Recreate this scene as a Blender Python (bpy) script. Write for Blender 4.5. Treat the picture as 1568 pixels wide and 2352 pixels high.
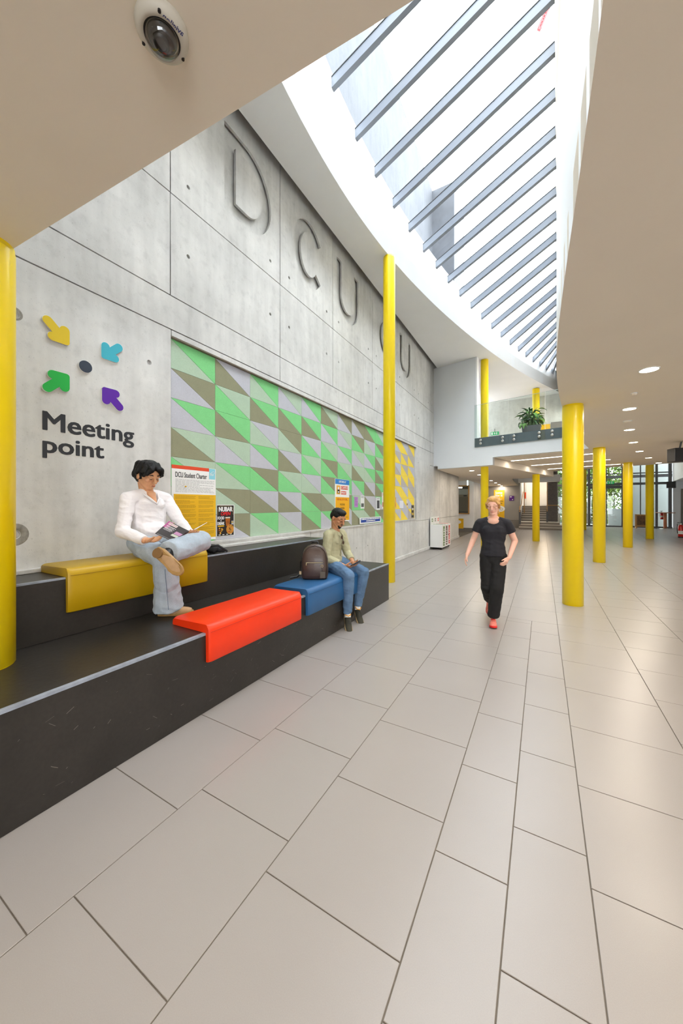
import bpy, bmesh, math, random
import numpy as np
from mathutils import Vector, Matrix, noise
random.seed(7)
for o in list(bpy.data.objects): bpy.data.objects.remove(o)
SC = bpy.context.scene
COL = SC.collection
PI = math.pi

# ------------------------------------------------------------------ camera
CAM_H = 1.543; FPX = 806.0
YAW = math.atan2(1245-784, FPX)
cam = bpy.data.cameras.new('camera'); cam_o = bpy.data.objects.new('camera', cam); COL.objects.link(cam_o)
cam.sensor_fit = 'HORIZONTAL'; cam.sensor_width = 36.0; cam.lens = FPX/1568*36
cam.shift_y = -16/1568; cam.clip_start = 0.05; cam.clip_end = 500
cam_o.location = (0, 0, CAM_H); cam_o.rotation_euler = (PI/2, 0, YAW)
SC.camera = cam_o
# ------------------------------------------------------------------ sky, exposure
W = bpy.data.worlds.new('overcast_sky'); SC.world = W; W.use_nodes = True
bg = W.node_tree.nodes['Background']
bg.inputs['Color'].default_value = (0.93, 0.965, 1.0, 1); bg.inputs['Strength'].default_value = 10.2
sun = bpy.data.lights.new('hazy_sun', 'SUN'); sun.energy = 1.9; sun.angle = math.radians(45); sun.color = (1.0, 0.985, 0.96)
sun_o = bpy.data.objects.new('hazy_sun', sun); COL.objects.link(sun_o)
sun_o.rotation_euler = Vector((-math.cos(math.radians(48)), -0.06, -math.sin(math.radians(48)))).to_track_quat('-Z', 'Y').to_euler()
SC.view_settings.view_transform = 'Standard'
SC.view_settings.look = 'None'
SC.view_settings.exposure = 0.0; SC.view_settings.gamma = 1.0
SC.view_settings.use_curve_mapping = False
cy = SC.cycles
cy.max_bounces = 7; cy.diffuse_bounces = 3; cy.glossy_bounces = 2; cy.transmission_bounces = 3; cy.transparent_max_bounces = 8
cy.adaptive_threshold = 0.025
cy.caustics_reflective = False; cy.caustics_refractive = False

# ------------------------------------------------------------------ measuring helpers (reference camera)
FW = Vector((-math.sin(YAW), math.cos(YAW), 0)); RT = Vector((math.cos(YAW), math.sin(YAW), 0)); CP = Vector((0, 0, CAM_H))

# ------------------------------------------------------------------ materials
def lin(c):
    c = c/255.0
    return c/12.92 if c <= 0.04045 else ((c+0.055)/1.055)**2.4
def rgb(r, g, b): return (lin(r), lin(g), lin(b), 1)
MATS = {}
def mat(name, col, rough=0.6, metal=0.0, spec=0.5, var=0.0, vscale=6.0, bump=0.0, bscale=60.0, emit=None, es=0.0,
        coat=0.0, stretch=None, var2=0.0, v2scale=40.0, sss=0.0, sheen=0.0):
    """principled material; optional noise variation in colour and fine relief, in object space"""
    m = bpy.data.materials.new(name); m.use_nodes = True; MATS[name] = m
    nt = m.node_tree; p = nt.nodes['Principled BSDF']
    p.inputs['Base Color'].default_value = col; p.inputs['Roughness'].default_value = rough
    p.inputs['Metallic'].default_value = metal; p.inputs['Specular IOR Level'].default_value = spec
    p.inputs['Coat Weight'].default_value = coat; p.inputs['Coat Roughness'].default_value = 0.08
    if sss: p.inputs['Subsurface Weight'].default_value = sss; p.inputs['Subsurface Scale'].default_value = 0.006
    if sheen: p.inputs['Sheen Weight'].default_value = sheen
    if emit: m.cycles.emission_sampling = 'NONE'; p.inputs['Emission Color'].default_value = emit; p.inputs['Emission Strength'].default_value = es
    if var or bump or var2:
        geo = nt.nodes.new('ShaderNodeNewGeometry'); mp = nt.nodes.new('ShaderNodeMapping')
        nt.links.new(geo.outputs['Position'], mp.inputs['Vector'])
        if stretch: mp.inputs['Scale'].default_value = stretch
    last = None
    def vary(amount, scale, prev, detail):
        n = nt.nodes.new('ShaderNodeTexNoise'); n.inputs['Scale'].default_value = scale; n.inputs['Detail'].default_value = detail
        nt.links.new(mp.outputs['Vector'], n.inputs['Vector'])
        mr = nt.nodes.new('ShaderNodeMapRange'); mr.inputs['From Min'].default_value = 0.3; mr.inputs['From Max'].default_value = 0.7
        mr.inputs['To Min'].default_value = 1-amount; mr.inputs['To Max'].default_value = 1+amount*0.6
        nt.links.new(n.outputs['Fac'], mr.inputs['Value'])
        mx = nt.nodes.new('ShaderNodeVectorMath'); mx.operation = 'SCALE'
        if prev is None: mx.inputs[0].default_value = col[:3]
        else: nt.links.new(prev, mx.inputs[0])
        nt.links.new(mr.outputs['Result'], mx.inputs['Scale'])
        return mx.outputs['Vector']
    if var: last = vary(var, vscale, None, 3)
    if var2: last = vary(var2, v2scale, last, 1)
    if last is not None: nt.links.new(last, p.inputs['Base Color'])
    if bump:
        n = nt.nodes.new('ShaderNodeTexNoise'); n.inputs['Scale'].default_value = bscale; n.inputs['Detail'].default_value = 2
        nt.links.new(mp.outputs['Vector'], n.inputs['Vector'])
        b = nt.nodes.new('ShaderNodeBump'); b.inputs['Strength'].default_value = bump; b.inputs['Distance'].default_value = 0.01
        nt.links.new(n.outputs['Fac'], b.inputs['Height']); nt.links.new(b.outputs['Normal'], p.inputs['Normal'])
    return m
def glass_mat(name, tint=(0.93, 0.97, 0.96, 1), refl=0.08, rough=0.02):
    m = bpy.data.materials.new(name); m.use_nodes = True; nt = m.node_tree; nt.nodes.clear()
    out = nt.nodes.new('ShaderNodeOutputMaterial'); mix = nt.nodes.new('ShaderNodeMixShader')
    tr = nt.nodes.new('ShaderNodeBsdfTransparent'); tr.inputs['Color'].default_value = tint
    gl = nt.nodes.new('ShaderNodeBsdfGlossy'); gl.inputs['Roughness'].default_value = rough
    lw = nt.nodes.new('ShaderNodeLayerWeight'); lw.inputs['Blend'].default_value = 0.5
    pw = nt.nodes.new('ShaderNodeMath'); pw.operation = 'POWER'; pw.inputs[1].default_value = 4.0; nt.links.new(lw.outputs['Facing'], pw.inputs[0])
    ma = nt.nodes.new('ShaderNodeMath'); ma.operation = 'MULTIPLY_ADD'; ma.inputs[1].default_value = 0.5; ma.inputs[2].default_value = refl*0.4
    nt.links.new(pw.outputs[0], ma.inputs[0]); nt.links.new(ma.outputs[0], mix.inputs['Fac']); nt.links.new(tr.outputs['BSDF'], mix.inputs[1]); nt.links.new(gl.outputs['BSDF'], mix.inputs[2])
    nt.links.new(mix.outputs['Shader'], out.inputs['Surface']); return m
def concrete_mat(name, base, warm=0.0):
    """cast concrete: cloudy blotches, faint vertical streaks, dark stains and pits"""
    m = bpy.data.materials.new(name); m.use_nodes = True; nt = m.node_tree; p = nt.nodes['Principled BSDF']
    geo = nt.nodes.new('ShaderNodeNewGeometry')
    def ns(scale, detail, st=None):
        mp = nt.nodes.new('ShaderNodeMapping'); nt.links.new(geo.outputs['Position'], mp.inputs['Vector'])
        if st: mp.inputs['Scale'].default_value = st
        n = nt.nodes.new('ShaderNodeTexNoise'); n.inputs['Scale'].default_value = scale; n.inputs['Detail'].default_value = detail
        n.inputs['Roughness'].default_value = 0.62
        nt.links.new(mp.outputs['Vector'], n.inputs['Vector']); return n
    a = ns(1.3, 4); b = ns(5.0, 2, (1, 1.6, 0.18)); c = ns(9, 5); d = ns(70, 1)
    def rng(n, f0, f1, t0, t1):
        r = nt.nodes.new('ShaderNodeMapRange'); r.inputs['From Min'].default_value = f0; r.inputs['From Max'].default_value = f1
        r.inputs['To Min'].default_value = t0; r.inputs['To Max'].default_value = t1; nt.links.new(n.outputs['Fac'], r.inputs['Value']); return r.outputs['Result']
    def mul(x, y):
        q = nt.nodes.new('ShaderNodeMath'); q.operation = 'MULTIPLY'; nt.links.new(x, q.inputs[0]); nt.links.new(y, q.inputs[1]); return q.outputs[0]
    f = mul(mul(rng(a, .3, .7, .82, 1.09), rng(b, .3, .7, .92, 1.06)), mul(rng(c, .25, .47, .86, 1.0), rng(d, .22, .34, .78, 1.0)))
    cr = nt.nodes.new('ShaderNodeVectorMath'); cr.operation = 'SCALE'; cr.inputs[0].default_value = base[:3]; nt.links.new(f, cr.inputs['Scale'])
    nt.links.new(cr.outputs['Vector'], p.inputs['Base Color'])
    p.inputs['Roughness'].default_value = 0.72; p.inputs['Specular IOR Level'].default_value = 0.3
    bm_ = nt.nodes.new('ShaderNodeBump'); bm_.inputs['Strength'].default_value = 0.25; bm_.inputs['Distance'].default_value = 0.01
    nt.links.new(c.outputs['Fac'], bm_.inputs['Height']); nt.links.new(bm_.outputs['Normal'], p.inputs['Normal'])
    return m

M = {}
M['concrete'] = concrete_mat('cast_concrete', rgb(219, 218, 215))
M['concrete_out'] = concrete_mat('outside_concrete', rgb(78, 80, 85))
M['plaster'] = mat('white_plaster', rgb(243, 242, 240), 0.7, var=0.015, vscale=2)
M['soffit'] = mat('soffit_paint', rgb(240, 229, 212), 0.75, var=0.02, vscale=1.5)
M['fascia'] = mat('white_gloss_fascia', rgb(246, 248, 250), 0.45)
M['mezz_paint'] = mat('pale_grey_paint', rgb(234, 237, 240), 0.65, var=0.015, vscale=1.5)
M['grey_wall'] = mat('mid_grey_paint', rgb(150, 145, 138), 0.6, var=0.03, vscale=2)
M['skirting'] = mat('dark_grey_skirting', rgb(120, 114, 108), 0.5)
M['grout'] = mat('grout', rgb(112, 104, 94), 0.9, var=0.2, vscale=8)
M['tile'] = mat('porcelain_tile', rgb(158, 152, 148), 0.29, spec=0.45, var=0.035, vscale=1.2, bump=0.03, bscale=220, var2=0.03, v2scale=300)
M['bar'] = mat('grey_aluminium_bar', rgb(134, 140, 150), 0.42, metal=0.0, spec=0.5)
M['dark_frame'] = mat('dark_frame', rgb(84, 86, 88), 0.45)
M['yellow'] = mat('yellow_gloss_paint', rgb(255, 222, 4), 0.30, spec=0.5, coat=0.12)
M['bench'] = mat('black_painted_bench', rgb(46, 43, 40), 0.36, spec=0.5, var=0.22, vscale=3.5, bump=0.08, bscale=40, var2=0.1, v2scale=45)
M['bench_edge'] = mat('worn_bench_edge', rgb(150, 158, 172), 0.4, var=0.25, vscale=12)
M['scratch'] = mat('scratch', rgb(130, 124, 116), 0.7)
M['glass'] = glass_mat('clear_glass')
M['skyglass'] = glass_mat('skylight_glass', (0.95, 0.975, 0.985, 1), 0.05)
M['white'] = mat('white_satin', rgb(240, 240, 238), 0.5)
M['paper'] = mat('white_paper', rgb(240, 240, 238), 0.8)
M['black'] = mat('black_plastic', rgb(22, 22, 24), 0.4)
M['ink'] = mat('dark_ink', rgb(38, 40, 46), 0.6)
M['greyink'] = mat('grey_ink', rgb(128, 128, 128), 0.8)
M['brownink'] = mat('brown_ink', rgb(140, 106, 20), 0.8)
M['lamp_warm'] = mat('warm_lamp_disc', (1, 1, 1, 1), 0.5, emit=(1.0, 0.86, 0.66, 1), es=30)
M['lamp_white'] = mat('white_lamp_strip', (1, 1, 1, 1), 0.5, emit=(1.0, 0.93, 0.84, 1), es=9)
M['steel'] = mat('brushed_steel', rgb(196, 196, 192), 0.28, metal=0.9)
M['wood'] = mat('oak', rgb(190, 140, 78), 0.45, var=0.12, vscale=10, stretch=(1, 1, 6))
M['red'] = mat('red_enamel', rgb(208, 22, 20), 0.3, coat=0.4)

# ------------------------------------------------------------------ mesh builder
class MB:
    def __init__(s): s.v = []; s.f = []; s.sm = []
    def add(s, vs, fs, smooth=False):
        n = len(s.v); s.v += [tuple(v) for v in vs]; s.f += [tuple(i+n for i in f) for f in fs]; s.sm += [smooth]*len(fs); return s
    def box(s, x0, x1, y0, y1, z0, z1):
        return s.add([(x0,y0,z0),(x1,y0,z0),(x1,y1,z0),(x0,y1,z0),(x0,y0,z1),(x1,y0,z1),(x1,y1,z1),(x0,y1,z1)],
                     [(0,3,2,1),(4,5,6,7),(0,1,5,4),(1,2,6,5),(2,3,7,6),(3,0,4,7)])
    def obox(s, c, ax, ay, az):
        c, ax, ay, az = map(Vector, (c, ax, ay, az)); vs = []
        for z in (-1, 1):
            for x, y in ((-1,-1),(1,-1),(1,1),(-1,1)): vs.append(c+ax*x+ay*y+az*z)
        return s.add(vs, [(0,3,2,1),(4,5,6,7),(0,1,5,4),(1,2,6,5),(2,3,7,6),(3,0,4,7)])
    def prism(s, poly, z0, z1):
        n = len(poly); vs = [(p[0],p[1],z0) for p in poly]+[(p[0],p[1],z1) for p in poly]
        a = sum(poly[i][0]*poly[(i+1)%n][1]-poly[(i+1)%n][0]*poly[i][1] for i in range(n))
        fs = [tuple(range(n))[::-1], tuple(range(n, 2*n))]+[(i,(i+1)%n,n+(i+1)%n,n+i) for i in range(n)]
        if a < 0: fs = [f[::-1] for f in fs]
        return s.add(vs, fs)
    def rings(s, rs, cap=True, smooth=True):
        n = len(rs[0]); vs = [p for r in rs for p in r]; fs = []
        for i in range(len(rs)-1):
            for j in range(n): fs.append((i*n+j, i*n+(j+1)%n, (i+1)*n+(j+1)%n, (i+1)*n+j))
        s.add(vs, fs, smooth)
        if cap:
            s.add(rs[0], [tuple(range(n))[::-1]]); s.add(rs[-1], [tuple(range(n))])
        return s
    def lathe(s, c, prof, n=24, axis='z', cap=True, smooth=True):
        rs = []
        for r, h in prof:
            ring = []
            for k in range(n):
                a = 2*PI*k/n; x, y = r*math.cos(a), r*math.sin(a)
                q = {'z': (x, y, h), 'x': (h, x, y), 'y': (y, h, x)}[axis]
                ring.append((c[0]+q[0], c[1]+q[1], c[2]+q[2]))
            rs.append(ring)
        return s.rings(rs, cap, smooth)
    def tube(s, pts, r, n=8, cap=True):
        pts = [Vector(p) for p in pts]; rr = r if isinstance(r, (list, tuple)) else [r]*len(pts); rs = []
        for i, p in enumerate(pts):
            d = (pts[min(i+1, len(pts)-1)]-pts[max(i-1, 0)]).normalized()
            a = d.cross(Vector((0,0,1)) if abs(d.z) < 0.9 else Vector((1,0,0))).normalized(); b = d.cross(a)
            rs.append([p+(a*math.cos(2*PI*k/n)+b*math.sin(2*PI*k/n))*rr[i] for k in range(n)])
        return s.rings(rs, cap)
    def strip(s, top, bot, smooth=True):
        n = len(top); return s.add(list(top)+list(bot), [(i, i+1, n+i+1, n+i) for i in range(n-1)], smooth)
    def quad(s, a, b, c, d): return s.add([a,b,c,d], [(0,1,2,3)])
    def mesh(s, name, off=(0,0,0)):
        me = bpy.data.meshes.new(name)
        me.from_pydata([(v[0]-off[0], v[1]-off[1], v[2]-off[2]) for v in s.v], [], s.f)
        me.polygons.foreach_set('use_smooth', s.sm); me.update(); return me
def world_loc(o):
    l = Vector((0,0,0))
    while o is not None: l = l+o.location; o = o.parent
    return l
def bevel(o, w, seg=2, ang=40):
    b = o.modifiers.new('bevel', 'BEVEL'); b.width = w; b.segments = seg; b.limit_method = 'ANGLE'; b.angle_limit = math.radians(ang)
    return o
def part(name, mb, m, parent, label=None, bev=0, kind=None):
    """one mesh = one part; mb in world coordinates"""
    off = world_loc(parent)
    me = mb.mesh(name, off) if isinstance(mb, MB) else mb
    o = bpy.data.objects.new(name, me); COL.objects.link(o); o.parent = parent
    if m is not None: me.materials.clear(); me.materials.append(m)
    if bev: bevel(o, bev)
    if label: o['label'] = label
    if kind: o['kind'] = kind
    return o
def thing(name, label, cat, loc, group=None):
    o = bpy.data.objects.new(name, None); COL.objects.link(o); o.location = loc; o.empty_display_size = 0.1
    o['label'] = label; o['category'] = cat
    if group: o['group'] = group
    return o
def single(name, mb, m, label, cat, group=None, bev=0):
    """a thing that is one mesh, origin at its base"""
    xs = np.array(mb.v); c = ((xs[:,0].min()+xs[:,0].max())/2, (xs[:,1].min()+xs[:,1].max())/2, xs[:,2].min())
    o = bpy.data.objects.new(name, mb.mesh(name, c)); COL.objects.link(o); o.location = c; o.data.materials.append(m)
    o['label'] = label; o['category'] = cat
    if group: o['group'] = group
    if bev: bevel(o, bev)
    return o
def struct(name, mb, m, label=None, bev=0):
    o = bpy.data.objects.new(name, mb.mesh(name) if isinstance(mb, MB) else mb); COL.objects.link(o)
    if m is not None: o.data.materials.append(m)
    o['kind'] = 'structure'
    if label: o['label'] = label
    if bev: bevel(o, bev)
    return o
def eval_mesh(o, name):
    dg = bpy.context.evaluated_depsgraph_get(); dg.update()
    me = bpy.data.meshes.new_from_object(o.evaluated_get(dg)); me.name = name; return me
def curve2d(splines, depth, name='curve'):
    """filled outline (nested splines are holes / islands), extruded from z=0 to z=depth"""
    cu = bpy.data.curves.new(name, 'CURVE'); cu.dimensions = '2D'; cu.fill_mode = 'BOTH'; cu.extrude = depth/2
    for pts in splines:
        sp = cu.splines.new('POLY'); sp.points.add(len(pts)-1); sp.use_cyclic_u = True
        for i, p in enumerate(pts): sp.points[i].co = (p[0], p[1], 0, 1)
    o = bpy.data.objects.new(name, cu); COL.objects.link(o)
    me = eval_mesh(o, name); bpy.data.objects.remove(o); bpy.data.curves.remove(cu)
    me.transform(Matrix.Translation((0, 0, depth/2))); return me
def text(s, size, depth=0.002, offset=0.0, align='LEFT', spacing=1.0, shear=0.0):
    cu = bpy.data.curves.new('text', 'FONT'); cu.body = s; cu.size = size; cu.extrude = depth/2; cu.offset = offset
    cu.align_x = align; cu.space_character = spacing; cu.shear = shear; cu.resolution_u = 3
    o = bpy.data.objects.new('text', cu); COL.objects.link(o)
    me = eval_mesh(o, 'text'); bpy.data.objects.remove(o); bpy.data.curves.remove(cu)
    me.transform(Matrix.Translation((0, 0, depth/2))); return me
def frame(o_, ex, ey, ez):
    m = Matrix.Identity(4)
    for i, e in enumerate((ex, ey, ez)):
        for k in range(3): m[k][i] = e[k]
    for k in range(3): m[k][3] = o_[k]
    return m
def on_wall(y, z, x): return frame((x, y, z), (0,1,0), (0,0,1), (1,0,0))      # facing +X
def on_front(x, z, y): return frame((x, y, z), (1,0,0), (0,0,1), (0,-1,0))    # facing -Y
def mpart(name, me, mtx, m, parent, label=None):
    me = me.copy() if me.users else me
    me.transform(mtx); me.transform(Matrix.Translation(-world_loc(parent)))
    return part(name, me, m, parent, label)
def fit(me, w=None, h=None):
    """scale a flat mesh to a width / height"""
    co = np.array([v.co for v in me.vertices]); lo, hi = co.min(0), co.max(0)
    sx = w/(hi[0]-lo[0]) if w else 1; sy = h/(hi[1]-lo[1]) if h else sx
    if not w: sx = sy
    me.transform(Matrix.Translation((-lo[0], -lo[1], 0))); me.transform(Matrix.Diagonal((sx, sy, 1, 1))); return me
def rect(y0, y1, z0, z1): return [(y0,z0),(y1,z0),(y1,z1),(y0,z1)]
def circ(y, z, r, n=16): return [(y+r*math.cos(2*PI*k/n), z+r*math.sin(2*PI*k/n)) for k in range(n)]
def copy_tree(o, parent=None, loc=None, rz=None):
    c = o.copy(); COL.objects.link(c); c.parent = parent
    if loc is not None: c.location = loc
    if rz is not None: c.rotation_euler = (0, 0, rz)
    for ch in list(o.children): copy_tree(ch, c)
    return c
# ================================================================== STRUCTURE
WX = -3.457                       # concrete wall face
ZL = 3.09; ZS = 6.52              # low soffit, high soffit
def roof_z(x, y): return 9.09+0.238*x-0.107*y
# plan curves of the light well
_fy = np.array([0.9,2,3.22,4.0,4.7,5.4,6.6,7.43,8.79,10.29,12.09,14.17,16.35,17.86,20])
_fx = np.array([-2.2,-2.45,-2.66,-2.73,-2.755,-2.745,-2.64,-2.53,-2.317,-1.975,-1.514,-.892,-.077,.493,1.35])
_fp = np.polyfit(_fy, _fx, 6)
def left_x(y): return float(np.polyval(_fp, y))
_ry = np.array([0.9,2.4,3.85,4.57,5.04,5.75,6.4,7.39,9.3,11.55]); _rx = np.array([.16,.141,.127,.134,.153,.20,.263,.369,.66,1.083])
_rp = np.polyfit(_ry, _rx, 5)
def right_x(y): return float(np.polyval(_rp, y))
def glass_rx(y): return 0.159+(y-6.18)*0.0295
RIGHT_WALL = [(9.4,31.3),(9.4,-6.0)]

# ---- floor: grout bed with a tile for every tile one can pick apart
floor = struct('floor', MB().box(-6, 9, -6, 33, -0.10, -0.004), M['grout'], 'large grey porcelain floor tiles in staggered rows')
cols = [(-3.44,-2.805,0.30,5.42),(-2.80,-2.205,0.09,5.42),(-2.2,-1.605,.533,-6),(-1.605,-1.011,.678,-6),(-1.011,-.4156,.526,-6),(-.4156,-.1214,.372,-6),(-.1214,.1697,.074,-6),(.1697,.7736,.526,-6)]
xx = .7736; k = 0
while xx < 9.2:
    cols.append((xx, xx+0.6, [0.05,.35,.2,.5,.1,.4][k%6], -6)); xx += 0.6; k += 1
G = 0.0022; tiles = []
def rwx(y):
    pts = RIGHT_WALL[::-1]
    return float(np.interp(y, [p[1] for p in pts], [p[0] for p in pts]))
for (x0, x1, oy, ymin) in cols:
    y = oy-6.6
    while y < 31.0:
        y0, y1 = y, y+0.6; y += 0.6
        if y1 < max(ymin, -3): continue
        a = max(y0, ymin)
        if abs(x0+.4156) < 1e-3 or abs(x0+.1214) < 1e-3:
            if y0 > 5.25: continue
            y1 = min(y1, 5.31)
        if x0 > rwx(a)+0.3: continue
        tiles.append((x0, x1, a, min(y1, 31.0)))
y = 5.31
while y < 31: tiles.append((-.4156, .1697, y, y+.6)); y += 0.6
def tile_px(t):
    cx, cy = (t[0]+t[1])/2, (t[2]+t[3])/2; d = Vector((cx, cy, 0)).dot(FW); r = Vector((cx, cy, 0)).dot(RT)
    if d < 0.35 or abs(r/d*FPX) > 900 or 1.543/d*FPX > 1350: return 0
    return (t[1]-t[0])*(t[3]-t[2])/d**3
tiles.sort(key=tile_px, reverse=True)
def tile_box(mb, t, cx=0, cy=0, dz=0.0):
    x0, x1, y0, y1 = t[0]+G-cx, t[1]-G-cx, t[2]+G-cy, t[3]-G-cy; e = 0.0015
    mb.add([(x0,y0,-.004),(x1,y0,-.004),(x1,y1,-.004),(x0,y1,-.004),(x0,y0,-e),(x1,y0,-e),(x1,y1,-e),(x0,y1,-e),(x0+e,y0+e,dz),(x1-e,y0+e,dz),(x1-e,y1-e,dz),(x0+e,y1-e,dz)],
           [(0,1,5,4),(1,2,6,5),(2,3,7,6),(3,0,4,7),(4,5,9,8),(5,6,10,9),(6,7,11,10),(7,4,8,11),(8,9,10,11)])
cache = {}; rest = MB()
for i, t in enumerate(tiles):
    if i < 300 and tile_px(t) > 0:
        cx, cy = (t[0]+t[1])/2, (t[2]+t[3])/2; key = (round(t[1]-t[0], 3), round(t[3]-t[2], 3))
        if key not in cache:
            mb = MB(); tile_box(mb, t, cx, cy); me = mb.mesh('tile'); me.materials.append(M['tile']); cache[key] = me
        o = bpy.data.objects.new('tile', cache[key]); COL.objects.link(o); o.parent = floor; o.location = (cx, cy, 0)
    else: tile_box(rest, t)
part('tile_field', rest, M['tile'], floor, kind='stuff')

# ---- concrete wall: backing plus separate cast panels with open joints, tie holes and sunk letters
TH = 0.035
wall = struct('wall_left', MB().box(WX-0.4, WX-TH, -6, 2.353, 0, 8.2).box(WX-0.4, WX-TH-0.03, 2.353, 10.8, 0, 8.2).box(WX-0.4, WX-TH, 10.8, 17.28, 0, 8.2), M['concrete'],
              'tall cast concrete wall with panel joints, tie holes and sunk letters')
J = 0.006
def arc(cx, cy, rx, ry, a0, a1, n=20):
    return [(cx+rx*math.cos(math.radians(a0+(a1-a0)*i/n)), cy+ry*math.sin(math.radians(a0+(a1-a0)*i/n))) for i in range(n+1)]
ZB, ZT, SW = 5.27, 6.37, 0.19
def let_D(y):
    w = 0.87; R = w
    o = [(y,ZB),(y+.38,ZB)]+arc(y+.38, (ZB+ZT)/2, w-.38, (ZT-ZB)/2, -90, 90)[1:]+[(y,ZT)]
    i = [(y+SW,ZB+SW),(y+.40,ZB+SW)]+arc(y+.40, (ZB+ZT)/2, w-.40-SW, (ZT-ZB)/2-SW, -90, 90)[1:]+[(y+SW,ZT-SW)]
    return [o, i]
def let_C(y):
    w = 0.84; c = (y+w/2+.02, (ZB+ZT)/2)
    o = arc(c[0], c[1], w/2+.02, (ZT-ZB)/2, 38, 322, 40); i = arc(c[0], c[1], w/2+.02-SW, (ZT-ZB)/2-SW, 322, 38, 40)
    return [o+i]
def let_U(y):
    w = 0.92; r = w/2
    o = [(y,ZT)]+arc(y+r, ZB+r, r, r, 180, 360)+[(y+w,ZT),(y+w-SW,ZT)]
    i = arc(y+r, ZB+r, r-SW, r-SW, 360, 180)+[(y+SW,ZT)]
    return [o+i]
VJ = [-2.0, 0.62, 2.353, 4.165, 5.711, 7.504, 9.1, 10.818, 12.356, 13.72, 15.5, 17.28]
letters = {2: let_D(3.09), 3: let_C(4.50), 4: let_U(5.86), 5: let_C(7.88), 6: let_U(9.33)}
def panel(y0, y1, z0, z1, holes=(), extra=(), x=WX, th=TH):
    me = curve2d([rect(y0+J, y1-J, z0+J, z1-J)]+list(holes)+list(extra), th, 'concrete_panel')
    return mpart('concrete_panel', me, on_wall(0, 0, x-th), M['concrete'], wall)
for i in range(len(VJ)-1):
    y0, y1 = VJ[i], VJ[i+1]
    top = 7.4 if y0 < 12 else 2.955 if y0 > 12.5 else 7.4
    if y1 <= 12.4:
        hz = [circ(y, z, 0.022) for y in (y0+.22, y1-.22) for z in (4.34,)]
        if i < 2: hz = []
        panel(y0, y1, 3.793, 4.894, hz)
        panel(y0, y1, 4.894, 7.4, [circ(y0+.22, 5.12, .022), circ(y1-.22, 5.12, .022)], letters.get(i, ()))
panel(12.356, 12.9, 3.793, 4.894, [circ(12.56, 4.34, .022)]); panel(12.356, 12.9, 4.894, 7.4, [circ(12.56, 5.12, .022)])
for a, b in ((-2.0, 4.165), (4.165, 9.1), (9.1, 12.9)): panel(a, b, 3.429, 3.793)
panel(-2.0, 0.62, 0.0, 3.429)
panel(0.62, 2.365, 0.0, 3.429, [circ(1.074, 2.99, .034), circ(2.122, 2.99, .024), circ(1.076, 1.319, .034)])
panel(2.365, 10.80, 3.36, 3.429)
for a, b in ((2.365, 4.97), (4.97, 7.0), (7.0, 8.6), (8.6, 10.80)):                      # low upstand below the pin boards, with a sill
    panel(a, b, 0.0, 1.105, [circ(a+.25, .62, .016), circ(b-.3, .62, .016)], th=TH+0.03)
for a, b in ((10.80, 12.356), (12.356, 13.72), (13.72, 15.5), (15.5, 17.28)):
    panel(a, b, 0.0, 1.04, [circ(a+.2, .62, .018)]); panel(a, b, 1.04, 3.429 if b < 12.5 else 2.955, [circ(a+.2, 1.3, .018), circ(a+.2, 2.9 if b < 12.5 else 2.6, .018)])
panel(12.356, 12.9, 2.96, 3.429)
# stained, ringed former holes beside the lettering
for (y, z, r) in ((1.076, 1.319, .085), (1.074, 2.99, .05)):
    n = 24; rs = [[(WX+h, y+q*math.cos(2*PI*k/n), z+q*math.sin(2*PI*k/n)) for k in range(n)] for q, h in ((r, 0.0008), (r*.8, .002), (.037, .002), (.034, -.002))]
    part('hole_ring', MB().rings(rs, False), mat('cement_patch', rgb(150, 146, 138), .8, var=.3, vscale=30), wall, 'darker cement ring around a hole')
pl = MB().box(WX-.05, WX+.035, 5.42, 17.28, 0, 0.10)
struct('baseboard_left', pl, M['concrete'], 'low concrete kerb along the foot of the wall', bev=0.008)

# ---- ceilings
el = [(-3.9, .77), (-2.843, .85), (-.342, 1.043), (.16, 1.08)]
near = el+[(9.5, 1.08), (9.5, -6), (-3.9, -6)]
struct('ceiling', MB().prism(near, ZL, ZL+.25), M['soffit'], 'low beige soffit overhead at the near end')
edge = [(right_x(y), y) for y in np.linspace(1.08, 11.55, 36)]
rightp = edge+[(1.13,11.89),(-1.36,12.48),(.445,18.72),(4.05,17.2),(9.5,14.95),(9.5,1.08)]
struct('ceiling', MB().prism(rightp, ZL, ZL+.25), M['soffit'], 'low beige soffit with curved edge over the right side')
ys = np.linspace(0.9, 20, 70)
sp = [(left_x(y), y) for y in ys]
struct('ceiling', MB().prism(sp+[(-3.315, 20), (-3.315, 0.9)], ZS, ZS+.45), M['plaster'], 'high white soffit strip beside the concrete wall')
struct('ceiling', MB().box(-3.9, -3.2, .6, 20, 6.94, 7.1), M['plaster'], 'unseen closure added to keep light out of the shadow gap at the wall head')  # unseen lid, added to stop light leaking into the gap
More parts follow.
